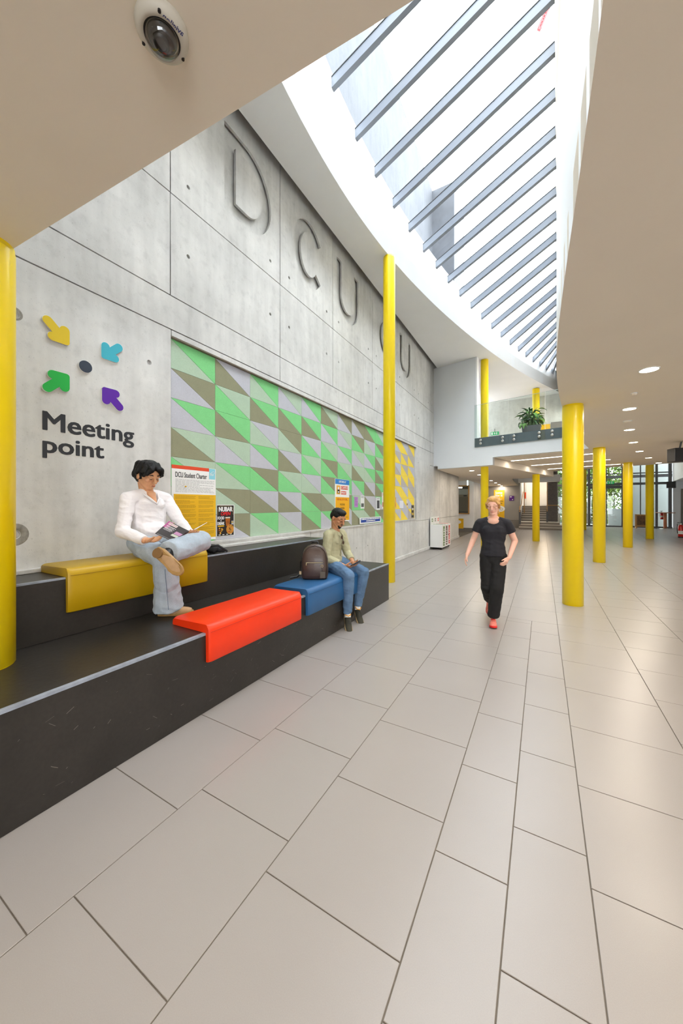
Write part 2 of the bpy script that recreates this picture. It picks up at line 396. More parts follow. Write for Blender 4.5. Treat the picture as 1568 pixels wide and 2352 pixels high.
# vertical faces of the light well
def well_face(name, m, top, bot, label, thick):
    mb = MB().strip(top, bot); mb.strip([(p[0]+thick, p[1], p[2]) for p in bot], [(p[0]+thick, p[1], p[2]) for p in top]); mb.strip([(p[0]+thick, p[1], p[2]) for p in top], top, False)
    return struct(name, mb, m, label)
well_face('wall_skylight_left', M['fascia'], [(left_x(y), y, roof_z(left_x(y), y)+.1) for y in ys], [(left_x(y), y, ZS) for y in ys], 'curved white upstand below the skylight', -.1)
yr = np.linspace(0.9, 12.2, 50)
well_face('wall_skylight_right', M['fascia'], [(right_x(y), y, 5.5) for y in yr], [(right_x(y), y, ZL) for y in yr], 'white curved edge beam right of the skylight', .12)
yu = np.linspace(0.9, 20, 50)
well_face('wall_skylight_upper', M['soffit'], [(glass_rx(y), y, roof_z(glass_rx(y), y)+.12) for y in yu], [(right_x(min(y, 9))+(max(y-9, 0)*.16), y, 5.5) for y in yu], 'beige upper face under the skylight edge', .12)
struct('wall_near_upper', MB().prism([(-3.9,.77),(-2.843,.85),(-.342,1.043),(.3,1.08),(.3,.9),(-3.9,.6)], ZL+.12, 9.4), M['plaster'], 'upper face above the near soffit edge')
struct('wall_far_upper', MB().box(-3.9, 3.2, 20.0, 20.15, 3.6, 7.0), M['concrete'], 'back wall of the gallery')
struct('ceiling', MB().prism([(2.6,12.0),(4.45,17.03),(4.45,20.1),(1.2,20.1),(.6,13.0),(1.10,11.76)], 5.5, 5.6), M['plaster'], 'ceiling over the gallery end')

# ---- skylight: bars and panes
sky = thing('window_1', 'long sloping skylight of glass panes between grey bars', 'skylight', (-1.3, 9, 8)); sky['kind'] = 'structure'; del sky['category']
ly = [2.6, 3.55, 4.54, 5.30, 6.01, 6.75, 7.45, 8.15, 8.82, 9.49, 10.2, 10.93, 11.66, 12.4, 13.13, 13.86, 14.55, 15.2, 15.84, 16.45, 17.05, 17.65, 18.25]
ry = [3.9, 4.5, 5.0, 5.03+.01, 5.57, 6.176, 6.80, 7.42, 8.03, 8.67, 9.30, 9.93, 10.58, 11.27, 11.97, 12.6, 13.25, 13.9, 14.55, 15.2, 15.85, 16.5, 17.15]
ry = [2.55, 3.2, 3.9, 4.42, 5.0 , 6.176, 6.80, 7.42, 8.03, 8.67, 9.30, 9.93, 10.58, 11.27, 11.97, 12.6, 13.25, 13.9, 14.55, 15.2, 15.85, 16.5, 17.15]
ry[2], ry[3], ry[4] = 4.40, 4.97, 5.56
ends = []
for a, b in zip(ly, ry):
    L = Vector((left_x(a)-.05, a, 0)); R_ = Vector((glass_rx(b)+.06, b, 0)); L.z = roof_z(L.x, L.y); R_.z = roof_z(R_.x, R_.y); ends.append((L, R_))
for L, R_ in ends:
    d = (R_-L); ln = d.length; d.normalize(); side = d.cross(Vector((0,0,1))).normalized(); up = side.cross(d)
    c = (L+R_)/2
    mb = MB().obox(c-up*0.055, d*(ln/2), side*0.036, up*0.075)
    bo = part('glazing_bar', mb, M['bar'], sky)
    part('gasket', MB().obox(c+up*0.024, d*(ln/2), side*0.046, up*0.005), M['dark_frame'], bo)
for (L0, R0), (L1, R1) in zip(ends[:-1], ends[1:]):
    mb = MB(); t = Vector((0,0,0.012)); o_ = Vector((0,0,0.03))
    mb.add([L0+o_,R0+o_,R1+o_,L1+o_,L0+o_+t,R0+o_+t,R1+o_+t,L1+o_+t], [(0,3,2,1),(4,5,6,7),(0,1,5,4),(1,2,6,5),(2,3,7,6),(3,0,4,7)])
    part('pane', mb, M['skyglass'], sky)

# ---- gallery (upper floor) front
P0 = Vector((-3.457, 12.85, 0)); DR = Vector((.9732, -.2299, 0)).normalized(); NR = Vector((DR.y, -DR.x, 0))   # NR points to the viewer
def on_gallery(depth=0): return frame(P0+NR*depth, DR, (0,0,1), NR)
gp = [(.05,2.955),(.16,2.955),(.16,2.85),(2.114,2.85),(2.114,3.10),(4.75,3.10),(4.75,3.60),(1.569,3.60),(1.569,6.54),(0,6.54),(0,2.955)]
me = curve2d([gp], 0.14); me.transform(on_gallery(-0.14)); struct('wall_gallery', me, M['mezz_paint'], 'pale grey upper wall and floor edge of the gallery')
low = [(-3.35,12.96),(-1.40,12.50),(.445,18.72),(-.84,19.4),(-1.3,19.5),(-1.39,27.1),(-3.35,27.1)]
struct('ceiling', MB().prism(low, 2.85, 3.1), M['soffit'], 'low soffit with downlights under the gallery')
struct('floor_gallery', MB().prism([(-3.35,12.95),(1.10,11.9),(3.0,20),(-3.35,20)], 3.36, 3.58), M['tile'], 'gallery floor slab')
# rear of the ground floor
struct('wall_recess', MB().box(-6.2, -3.42, 21.3, 21.5, 0, 3.2), M['plaster'], 'white wall of the side recess')
struct('ceiling', MB().box(-6.2, -3.3, 17.1, 21.5, 2.95, 3.1), M['soffit'], 'soffit of the side recess')
struct('wall_recess_end', MB().box(-6.3, -6.1, 17.0, 21.5, 0, 3.1).box(-6.2, WX-.3, 17.1, 17.26, 0, 3.1), M['plaster'], 'end wall of the side recess')
struct('wall_corridor', MB().box(-3.6, -3.42, 21.5, 26.4, 0, 3.1), M['concrete'], 'concrete corridor wall at the back')
struct('wall_back', MB().box(-3.6, -1.3, 26.3, 26.5, 0, 3.5), M['grey_wall'], 'mid grey back wall')
struct('baseboard_back', MB().box(-3.41, -1.31, 26.24, 26.298, 0, 0.55), M['skirting'], 'dark skirting panel on the grey back wall')
struct('baseboard_recess', MB().box(-6.0, -3.44, 21.27, 21.298, 0, 0.22), M['skirting'], 'dark skirting of the side recess')
struct('wall_stair_left', MB().box(-1.42, -1.28, 26.45, 32, 0, 4.6), M['plaster'], 'white wall beside the stairs')
struct('wall_stair_back', MB().box(-1.4, 0.9, 31.4, 31.6, 0, 4.6), M['plaster'], 'warm white wall at the head of the stairs')
struct('trim_1', MB().box(-1.35, 0.95, 25.2, 26.2, 3.02, 3.42), M['plaster'], 'white bulkhead over the stairs')
struct('wall_soffit_end', MB().prism([(.445,18.72),(.47,18.86),(9.5,15.08),(9.5,14.95)], ZL, 5.8), M['plaster'], 'face above the far edge of the low soffit')
struct('ceiling', MB().prism([(-1.35,19.6),(.445,18.75),(9.5,14.95),(9.5,31.5),(-1.35,32)], 5.6, 5.8), M['plaster'], 'high ceiling over the rear entrance')
struct('wall_well_left', MB().prism([(-.84,19.4),(-1.3,19.5),(-1.39,27.1),(-1.42,27.1),(-1.33,19.45),(-.84,19.37)], 2.85, 5.7), M['fascia'], 'white face of the rear light well')
# right hand wall and its bulkhead
def wallstrip(pts, z0, z1, th, name, m, label):
    mb = MB()
    for (a, b) in zip(pts[:-1], pts[1:]):
        a, b = Vector((*a, 0)), Vector((*b, 0)); d = (b-a).normalized(); n = Vector((-d.y, d.x, 0))
        mb.prism([(a.x,a.y),(b.x,b.y),(b.x+n.x*th,b.y+n.y*th),(a.x+n.x*th,a.y+n.y*th)], z0, z1)
    return struct(name, mb, m, label)
wallstrip(RIGHT_WALL, 0, 5.8, .2, 'wall_right', M['mezz_paint'], 'pale wall along the right side')
mbk = MB().prism([(7.5,31.0),(6.85,26.3),(9.4,25.2),(9.4,31.0)], 3.1, 5.6)
struct('trim_2', mbk, M['plaster'], 'white bulkhead above the right end of the entrance', bev=.01)
struct('wall_entrance', MB().box(7.5, 9.5, 31.0, 31.2, 0, 5.7), M['mezz_paint'], 'pale wall right of the glazed entrance')
# unseen end of the hall behind the viewer; framed opening added for fill light
struct('wall_near', MB().box(-3.9, 2.2, -6.2, -6.0, 0, 3.3).box(2.2, 9.5, -6.2, -6.0, 2.9, 3.3), M['plaster'], 'plain wall at the near end of the hall')
end = MB().box(2.2, 9.5, -6.12, -6.05, 0, .12)
for x in np.arange(2.25, 9.5, 1.3): end.box(x-.04, x+.04, -6.12, -6.02, 0, 2.9)
struct('rear_fill_opening', end, M['dark_frame'], 'unseen framed opening added to let fill light in')

# ---- tiered seating
bench = thing('tiered_bench', 'long black two-step seating bench against the concrete wall', 'bench', (-2.8, 2.6, 0))
lowb = MB().box(WX+.001, -2.175, -1.6, 5.36, 0, 0.588); part('lower_step', lowb, M['bench'], bench, bev=.004)
upb = MB().box(WX+.001, -2.997, -1.6, 4.75, 0.588, 1.018); part('upper_step', upb, M['bench'], bench, bev=.004)
part('edge_strip', MB().box(-2.200, -2.1735, -1.6, 5.36, 0.5725, 0.5895), M['bench_edge'], bench, 'worn pale edging')
part('edge_strip', MB().box(-3.016, -2.9955, -1.6, 4.75, 1.006, 1.0195), M['bench_edge'], bench, 'worn pale edging')
part('sill', MB().box(WX+.001, WX+.06, -1.6, 4.75, 1.018, 1.05), M['concrete'], bench, 'concrete sill behind the upper step', bev=.004)
sc = MB(); rnd = random.Random(3)
for i in range(150):
    y = rnd.uniform(.3, 5.2); z = rnd.uniform(.03, .55); l = rnd.choice([.004,.005,.006,.012,.02]); a = rnd.uniform(-.9, .9); w = rnd.choice([.0008,.0012,.002])
    dy, dz = l*math.cos(a), l*math.sin(a)
    sc.quad((-2.1742, y-dy, z-dz), (-2.1742, y+dy, z+dz), (-2.1742, y+dy-w*math.sin(a), z+dz+w), (-2.1742, y-dy-w*math.sin(a), z-dz+w))
for i in range(60):
    y = rnd.uniform(.3, 5.2); x = rnd.uniform(-2.95, -2.22); l = rnd.choice([.004,.006,.01]); a = rnd.uniform(0, 3); w = .0016
    sc.quad((x, y, .5888), (x+l*math.cos(a), y+l*math.sin(a), .5888), (x+l*math.cos(a)-w*math.sin(a), y+l*math.sin(a)+w*math.cos(a), .5888), (x-w*math.sin(a), y+w*math.cos(a), .5888))
part('scuff_marks', sc, M['scratch'], bench, 'pale scuffs and specks on the black paint', kind='stuff')

# ---- upholstered seat pads: an L that hangs over the step edge
def pad(name, m, y0, y1, xb, xf, ztop, zbase, zflap, label, seam):
    t = 0.045
    r = .05
    prof = [(xb, zbase+.001), (xb-.004, zbase+.02), (xb, ztop-.012), (xb+.014, ztop)]
    prof += [(xf+.045-r+r*math.sin(a), ztop-r+r*math.cos(a)) for a in np.linspace(0, PI/2, 8)]
    prof += [(xf+.046, (ztop+zflap)/2), (xf+.045, zflap+.008), (xf+.036, zflap), (xf+.006, zflap), (xf+.002, zbase+.001)]
    rs = []
    for dy, k in ((0, .0), (.004, .5), (.012, .85), (.024, 1.0), (-.024, 1.0), (-.012, .85), (-.004, .5), (0, 0)):
        pass
    ysq = [y0, y0+.004, y0+.014, y0+.03]+list(np.linspace(y0+.08, y1-.08, 9))+[y1-.03, y1-.014, y1-.004, y1]
    cx = sum(p[0] for p in prof)/len(prof); 
    def inset(p, q):
        # shrink outer (upholstered) side a little at the ends
        x, z = p
        if z > zbase+.005 and x < xf-.01: z -= q*.012
        if x > xf+.02: x -= q*.012
        return x, z
    for y in ysq:
        e = min(y-y0, y1-y); q = max(0, 1-e/.03)**2
        rs.append([(inset(p, q)[0], y, inset(p, q)[1]) for p in prof])
    mb = MB().rings(rs, True, True)
    root = thing(name, label, 'seat pad', ((xb+xf)/2, (y0+y1)/2, zflap), 'coloured seat pads on the black bench')
    part('pad', mb, m, root)
    zs_ = ztop-.052
    part('seam', MB().tube([(xf+.0462, y0+.012, zs_), (xf+.0468, (y0+y1)/2, zs_), (xf+.0462, y1-.012, zs_)], .0016, 6), seam, root)
    return root
def leather(nm, c): return mat(nm, c, .42, spec=.45, var=.05, vscale=4, bump=.05, bscale=260)
pad('seat_pad', leather('mustard_leather', rgb(186, 150, 4)), 1.215, 2.43, -3.40, -2.997, 1.085, 1.019, .765, 'mustard yellow seat pad on the upper step under the reader', M['brownink'])
pad('seat_pad', leather('orange_leather', rgb(246, 58, 14)), 1.765, 2.915, -2.56, -2.175, .652, .589, .375, 'bright orange seat pad on the lower step, nothing on it', mat('orange_seam', rgb(190, 40, 10), .6))
pad('seat_pad', leather('blue_leather', rgb(44, 96, 146)), 3.03, 4.24, -2.60, -2.175, .652, .589, .375, 'blue seat pad on the lower step under the backpack', mat('blue_seam', rgb(30, 66, 108), .6))

# ---- yellow columns
def column(x, y, dia, z0, z1, label, group='yellow painted round columns'):
    r = dia/2; root = thing('column', label, 'column', (x, y, z0), group)
    prof = [(r-.006, z0), (r-.006, z0+.006), (r, z0+.008), (r, z1-.03)]
    part('shaft', MB().lathe((x, y, 0), prof, 48), M['yellow'], root)
    part('head_ring', MB().lathe((x, y, 0), [(r, z1-.03), (r-.004, z1-.028), (r-.004, z1)], 48), M['yellow'], root)
    return root
column(-2.85, .745, .284, .588, ZL, 'yellow column standing on the bench at the left edge of the picture')
column(-2.675, 6.61, .24, 0, ZS, 'slender tall yellow column just past the bench end')
column(.411, 6.519, .284, 0, ZL, 'thickest looking yellow column, nearest on the open floor')
column(1.334, 11.7, .284, 0, ZL, 'second yellow column in the row on the right, behind the nearest one')
column(2.71, 16.32, .29, 0, ZL, 'third yellow column in the row on the right, left of the info board')
column(4.26, 20.92, .295, 0, 5.6, 'rightmost yellow column, in front of the glazed entrance and high table')
column(2.256, 26.4, .24, 0, 5.6, 'thin yellow column just right of the nearest one, far by the entrance')
column(-1.72, 12.9, .25, 0, ZS, 'yellow column behind the walking person, rising past the glass balustrade')
column(-.234, 17.13, .28, 0, 6.5, 'yellow column in front of the stairs, behind the gallery plant')
# ================================================================== SIGNS, BOARDS, LAMPS, OBJECTS
# ---- downlights (each lamp carries its own light)
def downlight(x, y, z, label, group, watt=20, r=.085, seen=True):
    root = thing('downlight', label, 'light', (x, y, z), group)
    part('trim_ring', MB().lathe((x, y, z), [(r+.014, 0), (r+.014, -.004), (r+.006, -.008), (r, -.006), (r-.004, .0)], 24), M['white'], root)
    part('lamp_disc', MB().lathe((x, y, z), [(r-.001, -.0045), (r-.001, -.003)], 24), M['lamp_warm'], root)
    l = bpy.data.lights.new('downlight_lamp', 'AREA'); l.shape = 'DISK'; l.size = r*1.8; l.energy = watt; l.color = (1.0, .88, .73)
    lo = bpy.data.objects.new('downlight_lamp', l); COL.objects.link(lo); lo.parent = root; lo.location = (0, 0, -.012)
    return root
G1 = 'downlights in the low soffit on the right'
names = ['nearest and largest looking round downlight in the right soffit', 'second round downlight from the viewer in the right soffit', 'third round downlight from the viewer in the right soffit',
         'fourth round downlight from the viewer in the right soffit', 'fifth round downlight from the viewer in the right soffit', 'sixth round downlight in the right soffit, next to the farthest', 'farthest round downlight at the soffit edge by the black speaker']
for (x, y), n in zip([(1.058,5.224),(1.215,7.195),(1.552,9.191),(1.949,11.09),(2.425,13.018),(3.02,14.966),(3.696,16.923)], names): downlight(x, y, ZL, n, G1)
for i, (x, y) in enumerate([(1.05,3.2),(1.1,1.2),(1.1,-.8),(1.1,-2.8),(-1.2,-1.0),(-1.2,-3.0),(3.6,3.5),(4.0,7.0),(4.6,10.5),(5.4,14.0),(6.5,3.5)]):  # unseen lamps added out of view as fill light
    l = bpy.data.lights.new('unseen_fill_lamp', 'AREA'); l.shape = 'DISK'; l.size = .16; l.energy = 25; l.color = (1.0, .88, .73)
    lo = bpy.data.objects.new('unseen_fill_lamp', l); COL.objects.link(lo); lo.location = (x, y, ZL-.012)
G2 = 'downlights in the soffit under the gallery'
nm2 = ['nearest downlight under the gallery, left of the yellow column', 'second downlight under the gallery, touching the yellow column', 'third downlight under the gallery, right of the yellow column',
       'fourth downlight under the gallery', 'fifth downlight under the gallery', 'farthest downlight under the gallery above the yellow poster']
for (x, y), n in zip([(-2.327,14.031),(-2.351,16.117),(-2.38,20.31),(-2.385,22.434),(-2.39,24.454),(-2.395,26.0)], nm2): downlight(x, y, 2.85, n, G2, 16)
# linear lights under the gallery
def at_z(px, py, z):
    r = FW+RT*((px-784)/FPX)+Vector((0,0,(1160-py)/FPX)); t = (z-CAM_H)/r.z; return CP+r*t
for a, b, n in [((1174,1058.3),(1372,1040.6),'nearest long strip light in the soffit under the gallery'), ((1220.6,1068.9),(1401,1055),'middle strip light in the soffit under the gallery'), ((1257.8,1077.3),(1424,1065.6),'farthest strip light in the soffit under the gallery')]:
    A, B = at_z(*a, 3.085), at_z(*b, 3.085); d = (B-A).normalized(); s_ = Vector((-d.y, d.x, 0))
    root = thing('strip_light', n, 'light', (A+B)/2, 'strip lights under the gallery')
    part('housing', MB().obox((A+B)/2+Vector((0,0,.0)), (B-A)/2*1.005, s_*.05, Vector((0,0,.006))), M['white'], root)
    part('diffuser', MB().obox((A+B)/2-Vector((0,0,.008)), (B-A)/2, s_*.035, Vector((0,0,.004))), M['lamp_white'], root)
    l = bpy.data.lights.new('strip_lamp', 'AREA'); l.shape = 'RECTANGLE'; l.size = (B-A).length; l.size_y = .07; l.energy = 20; l.color = (1, .9, .78)
    lo = bpy.data.objects.new('strip_lamp', l); COL.objects.link(lo); lo.parent = root; lo.location = (0, 0, -.014); lo.rotation_euler = (0, 0, math.atan2(d.y, d.x))
# ceiling fittings
for (x, y, r, n) in [(1.103,6.22,.04,'small round detector in the soffit between the first two downlights'), (1.364,8.223,.07,'smoke detector in the soffit between the second and third downlights')]:
    root = thing('smoke_detector', n, 'detector', (x, y, ZL-.04))
    part('base', MB().lathe((x, y, ZL), [(r, 0), (r, -.008)], 20), M['white'], root)
    part('sensor', MB().lathe((x, y, ZL), [(r*.75, -.008), (r*.7, -.022), (r*.4, -.03)], 20), M['soffit'], root)
# dome camera on the near soffit
cx, cy = -1.07, .70
root = thing('security_camera', 'white dome security camera on the near soffit at the top left', 'camera', (cx, cy, ZL-.08))
casing = mat('camera_casing', rgb(206, 200, 186), .5)
part('housing', MB().lathe((cx, cy, ZL), [(.078, 0), (.08, -.012), (.076, -.026), (.066, -.034), (.055, -.036), (.053, -.03)], 40), casing, root)
part('lens_ring', MB().lathe((cx, cy, ZL), [(.054, -.033), (.050, -.034), (.048, -.03)], 40, cap=False), M['black'], root)
part('lens', MB().lathe((cx-.006, cy+.0, ZL), [(.024, -.01), (.024, -.05), (.018, -.054), (.016, -.05)], 24), M['black'], root)
part('inner_shroud', MB().lathe((cx, cy, ZL), [(.046, -.028), (.044, -.034), (.034, -.042)], 32), mat('shroud', rgb(40, 34, 32), .35), root)
part('dome', MB().lathe((cx, cy, ZL-.034), [(.050*math.cos(a), -.046*math.sin(a)) for a in np.linspace(0, PI/2-.02, 12)], 40), glass_mat('dome_glass', (.85,.86,.86,1), .3), root)
for a in (200, 320, 80): part('screw', MB().lathe((cx+.068*math.cos(math.radians(a)), cy+.068*math.sin(math.radians(a)), ZL-.034), [(.005, .004), (.005, -.002)], 10), M['black'], root)
tm = text('avigilon', .017, .0006, .0002); fit(tm, w=.062)
mpart('lettering', tm, frame((cx+.058, cy+.03, ZL-.0345), (-.25,-.97,0), (.97,-.25,0), (0,0,-1)), mat('camera_print', rgb(60, 66, 120), .6), root)

# ---- meeting point sign: four arrows, a dot, lettering
def arrow_outline(rot, size=.245):
    """rounded arrow: shaft and two barbs of equal stroke, tip at upper right before rotation"""
    w = .036; L_b = .118; L_s = .215
    ux, uy = (1/math.sqrt(2), 1/math.sqrt(2))
    mb = []
    def cap(c, d, r, n=7):   # half circle around direction d
        a = math.atan2(d[1], d[0]); return [(c[0]+r*math.cos(a+PI/2-PI*i/n), c[1]+r*math.sin(a+PI/2-PI*i/n)) for i in range(n+1)][::-1]
    # tip corner at (0,0); barbs run to -x and -y; shaft to (-1,-1)
    pts = []
    rc = .022
    pts += [(-rc+rc*math.cos(a), -rc+rc*math.sin(a)) for a in np.linspace(0, PI/2, 5)]
    pts += [(-L_b+w*math.cos(a), -w+w*math.sin(a)) for a in np.linspace(PI/2, 1.5*PI, 9)]            # barb along -x
    q = 2*w*.40
    pts += [(-.112, -2*w)] if False else []
    s = math.sqrt(2)*w
    kx = -2*w-s; pts += [(kx, -2*w)]                                                                   # inner corner with shaft edge
    c = (-L_s*ux, -L_s*uy)
    pts += [(c[0]+w*math.cos(a), c[1]+w*math.sin(a)) for a in np.linspace(.75*PI, 1.75*PI, 9)]
    pts += [(-2*w, kx)]
    pts += [(-w+w*math.cos(a), -L_b+w*math.sin(a)) for a in np.linspace(PI, 2*PI, 9)]
    ca, sa = math.cos(rot), math.sin(rot)
    return [(x*ca-y*sa, x*sa+y*ca) for x, y in pts]
ARW = [((1.424, 2.876), -PI/2, rgb(228, 196, 24), 'yellow arrow plate on the wall, pointing down right'), ((1.668, 2.868), PI, rgb(60, 178, 198), 'turquoise arrow plate on the wall, pointing down left'),
       ((1.424, 2.636), 0, rgb(20, 178, 66), 'green arrow plate on the wall, pointing up right'), ((1.674, 2.612), PI/2, rgb(88, 18, 160), 'purple arrow plate on the wall, pointing up left')]
for (y, z), rot, c, lab in ARW:
    ol = arrow_outline(rot); root = thing('arrow_sign', lab, 'sign', (WX, y, z), 'meeting point arrow plates')
    if sum(ol[i][0]*ol[(i+1)%len(ol)][1]-ol[(i+1)%len(ol)][0]*ol[i][1] for i in range(len(ol))) < 0: ol = ol[::-1]
    mpart('backing', curve2d([ol], .014), on_wall(y, z, WX+.001), M['white'], root)
    mpart('face', curve2d([[(p[0]*.985-.0, p[1]*.985) for p in ol]], .002), on_wall(y, z, WX+.0152), mat('arrow_face', c, .5), root)
root = thing('dot_sign', 'dark navy round plate at the centre of the arrows', 'sign', (WX, 1.543, 2.745))
mpart('backing', curve2d([circ(0, 0, .052, 40)], .014), on_wall(1.543, 2.745, WX+.001), M['white'], root)
mpart('face', curve2d([circ(0, 0, .0505, 40)], .002), on_wall(1.543, 2.745, WX+.0152), mat('dot_face', rgb(44, 54, 72), .5), root)
root = thing('wall_lettering', 'dark bold Meeting point lettering on the concrete wall', 'lettering', (WX, 1.6, 1.93))
def words(s, y, z, w, h, name='word', bold=.0, m=M['ink'], x=WX+.0008, parent=None, shear=0, dep=.0012, label=None):
    t = text(s, .2, dep, 0, shear=shear); fit(t, w, h)
    if bold:                                              # heavier strokes: overlapped copies of the outline
        b = bold*h; bm_ = bmesh.new()
        for k, (dx, dy) in enumerate(((0,0),(b,0),(-b,0),(b*.7,b*.5),(-b*.7,b*.5),(b*.7,-b*.5),(-b*.7,-b*.5),(b*.4,b*.3),(-b*.4,-b*.3))):
            c = t.copy(); c.transform(Matrix.Translation((dx, dy, k*2e-5))); bm_.from_mesh(c); bpy.data.meshes.remove(c)
        bm_.to_mesh(t); bm_.free()
    return mpart(name, t, on_wall(y, z, x), m, parent, label)
words('Meeting', 1.250, 2.098, .713, .196, 'word', .03, parent=root, label='word Meeting')
words('point', 1.250, 1.923, .444, .168, 'word', .034, parent=root, label='word point')

# ---- pin boards: triangular felt panels on a backing board
FE = {'G': ('green_felt', rgb(138, 216, 144)), 'S': ('sage_felt', rgb(184, 206, 182)), 'O': ('olive_felt', rgb(152, 151, 124)), 'L': ('pale_lilac_grey_felt', rgb(198, 198, 206)),
      'Y': ('yellow_felt', rgb(248, 220, 90)), 'W': ('warm_grey_felt', rgb(192, 184, 178))}
FM = {k: mat(n, c, .95, spec=.15, var=.03, vscale=8, var2=.16, v2scale=330, bump=.15, bscale=300) for k, (n, c) in FE.items()}
GRID = ['SG LO LG OS GS SO GS', 'OL GS OG LS SG SO LO', 'SG OG SL LG GO OL SG', 'LS OG SO OL GS OL SL', 'LG OG GL GS SL GO OG', 'OS LG GS GO GO OS LG', 'LO LS LG GS SG LO OL',
        'LO GO LS OS LG GS OS', 'OG SL LG SG OL OL SO', 'GS GO OS OG OG LG GO', 'LG OS GL SO LG OS GL', 'LY YW WL LY LY YL YL', 'YL YW YW WY YL LY YL', 'WY YW YL WY YW LY WY']
PY0, PCW, PZ0, PRH = 2.385, .5955, 3.352, .3205
BX = WX-.045
def board(c0, c1, name, label):
    y0, y1 = PY0+c0*PCW, PY0+c1*PCW
    root = thing(name, label, 'pin board', (BX, (y0+y1)/2, PZ0-7*PRH))
    part('backing_board', MB().box(BX-.012, BX, y0-.008, y1+.008, PZ0-7*PRH-.008, PZ0+.004), mat('board_edge', rgb(150, 146, 132), .8), root)
    g = .0012; w, h = PCW, PRH; t = .006; shp = {}
    for kind, tri in (('LL', [(g, -g*2), (g, -h+g), (w-g*3, -h+g)]), ('UR', [(g*3, -g), (w-g, -h+g*2), (w-g, -g)])):
        shp[kind] = tri
    meshes = {}
    for c in range(c0, c1):
        cells = GRID[c].split()
        for r in range(7):
            for kind, ch in (('LL', cells[r][0]), ('UR', cells[r][1])):
                if (kind, ch) not in meshes:
                    tri = shp[kind]; e = .0012; cxx = sum(p[0] for p in tri)/3; cyy = sum(p[1] for p in tri)/3
                    ins = [(p[0]+(cxx-p[0])*.01, p[1]+(cyy-p[1])*.01) for p in tri]
                    vs = [(0, *p) for p in tri]+[(t-e, *p) for p in tri]+[(t, *p) for p in ins]
                    fs = [(6,7,8)]+[(i,(i+1)%3,3+(i+1)%3,3+i) for i in range(3)]+[(3+i,3+(i+1)%3,6+(i+1)%3,6+i) for i in range(3)]
                    me = bpy.data.meshes.new('felt_panel'); me.from_pydata(vs, [], fs); me.update(); me.materials.append(FM[ch]); meshes[(kind, ch)] = me
                o = bpy.data.objects.new('felt_panel', meshes[(kind, ch)]); COL.objects.link(o); o.parent = root
                o.location = Vector((BX, PY0+c*PCW, PZ0-r*PRH))-root.location
    return root
board(0, 11, 'pin_board', 'long green, sage and grey triangle patterned felt pin board')
board(11, 14, 'pin_board', 'yellow and grey triangle patterned felt pin board past the column')
for (a, b) in ((2.365, 10.80),):
    part('reveal', MB().box(BX-.01, WX-.002, a, b, 3.352, 3.372), mat('recess_edge', rgb(132, 120, 104), .8, var=.2, vscale=10), wall, 'brown-grey head of the pin board recess')
    part('sill', MB().box(BX-.01, WX+.012, a, b, 1.082, 1.107), M['concrete'], wall, 'concrete sill under the pin boards')

# ---- posters
def sheet(name, label, y0, y1, z0, z1, m, x=BX+.0095, group=None, cat='poster', tilt=0):
    root = thing(name, label, cat, (x, (y0+y1)/2, z0), group)
    part('sheet', MB().box(x-.0022, x, y0, y1, z0, z1), m, root)
    return root
def pr(root, y0, y1, z0, z1, m, name='print_block', x=None, lv=1, label=None):
    x = (root.location.x if x is None else x)+.0004*lv
    return part(name, MB().box(x-.0003, x, y0, y1, z0, z1), m, root, label)
def lines(root, y0, y1, z0, z1, n, m, h=.5, seed=0, lv=2, gap_every=0):
    r = random.Random(seed); mb = MB(); x = root.location.x+.0004*lv; step = (z1-z0)/n
    for i in range(n):
        if gap_every and i % gap_every == gap_every-1: continue
        z = z1-i*step; y = y0; end_ = y1-(y1-y0)*r.choice([0, 0, .02, .05, .1, .4] if not gap_every else [0, .03, .06, .3])
        while y < end_:
            l = r.uniform(.012, .05)*(y1-y0)/.5; e = min(y+l, end_); mb.quad((x, y, z-step*h), (x, e, z-step*h), (x, e, z), (x, y, z)); y = e+.006*(y1-y0)/.5
    return part('text_lines', mb, m, root, kind='stuff')
pm = lambda n, *c: mat(n, rgb(*c), .75)
amber, redp, skyb = pm('amber_print', 236, 184, 22), pm('red_print', 226, 78, 42), pm('sky_blue_print', 140, 208, 224)
ch = sheet('poster', 'large white and yellow student charter poster behind the reader', 2.392, 2.985, 1.125, 1.985, M['paper'])
pr(ch, 2.392, 2.885, 1.945, 1.985, redp); pr(ch, 2.885, 2.975, 1.855, 1.982, skyb, lv=2, label='pale blue logo square')
words('DCU Student Charter', 2.437, 1.853, .415, .057, 'title', .012, M['ink'], BX+.0104, ch)
words('DCU', 2.900, 1.900, .05, .024, 'logo_lettering', .04, M['paper'], BX+.0108, ch)
tb = MB().tube([(BX+.0112, 2.905, 1.925), (BX+.0112, 2.93, 1.942), (BX+.0112, 2.955, 1.952), (BX+.0112, 2.962, 1.938), (BX+.0112, 2.955, 1.922)], .0022, 5); part('logo_swoosh', tb, M['paper'], ch)
lines(ch, 2.437, 2.96, 1.68, 1.83, 11, pm('pale_ink', 170, 170, 170), .34, 1, 2)
pr(ch, 2.417, 2.985, 1.155, 1.665, amber)
lines(ch, 2.435, 2.70, 1.18, 1.645, 36, pm('ochre_ink', 176, 134, 20), .36, 2, 3, 4); lines(ch, 2.735, 2.96, 1.18, 1.645, 36, MATS['ochre_ink'], .36, 3, 3, 4)
for (y, z, c) in ((2.555, 1.79, M['paper']), (2.562, 1.752, amber)): part('push_pin', MB().lathe((BX+.010, y, z), [(.008, 0), (.004, .006), (.007, .012), (.005, .014)], 12, 'x'), c, ch)
nb = sheet('poster', 'small dark food and drink poster beside the charter poster', 3.002, 3.285, 1.15, 1.545, M['paper'])
dk = pm('poster_black', 34, 26, 22); pr(nb, 3.005, 3.275, 1.155, 1.538, dk); X2 = BX+.0107
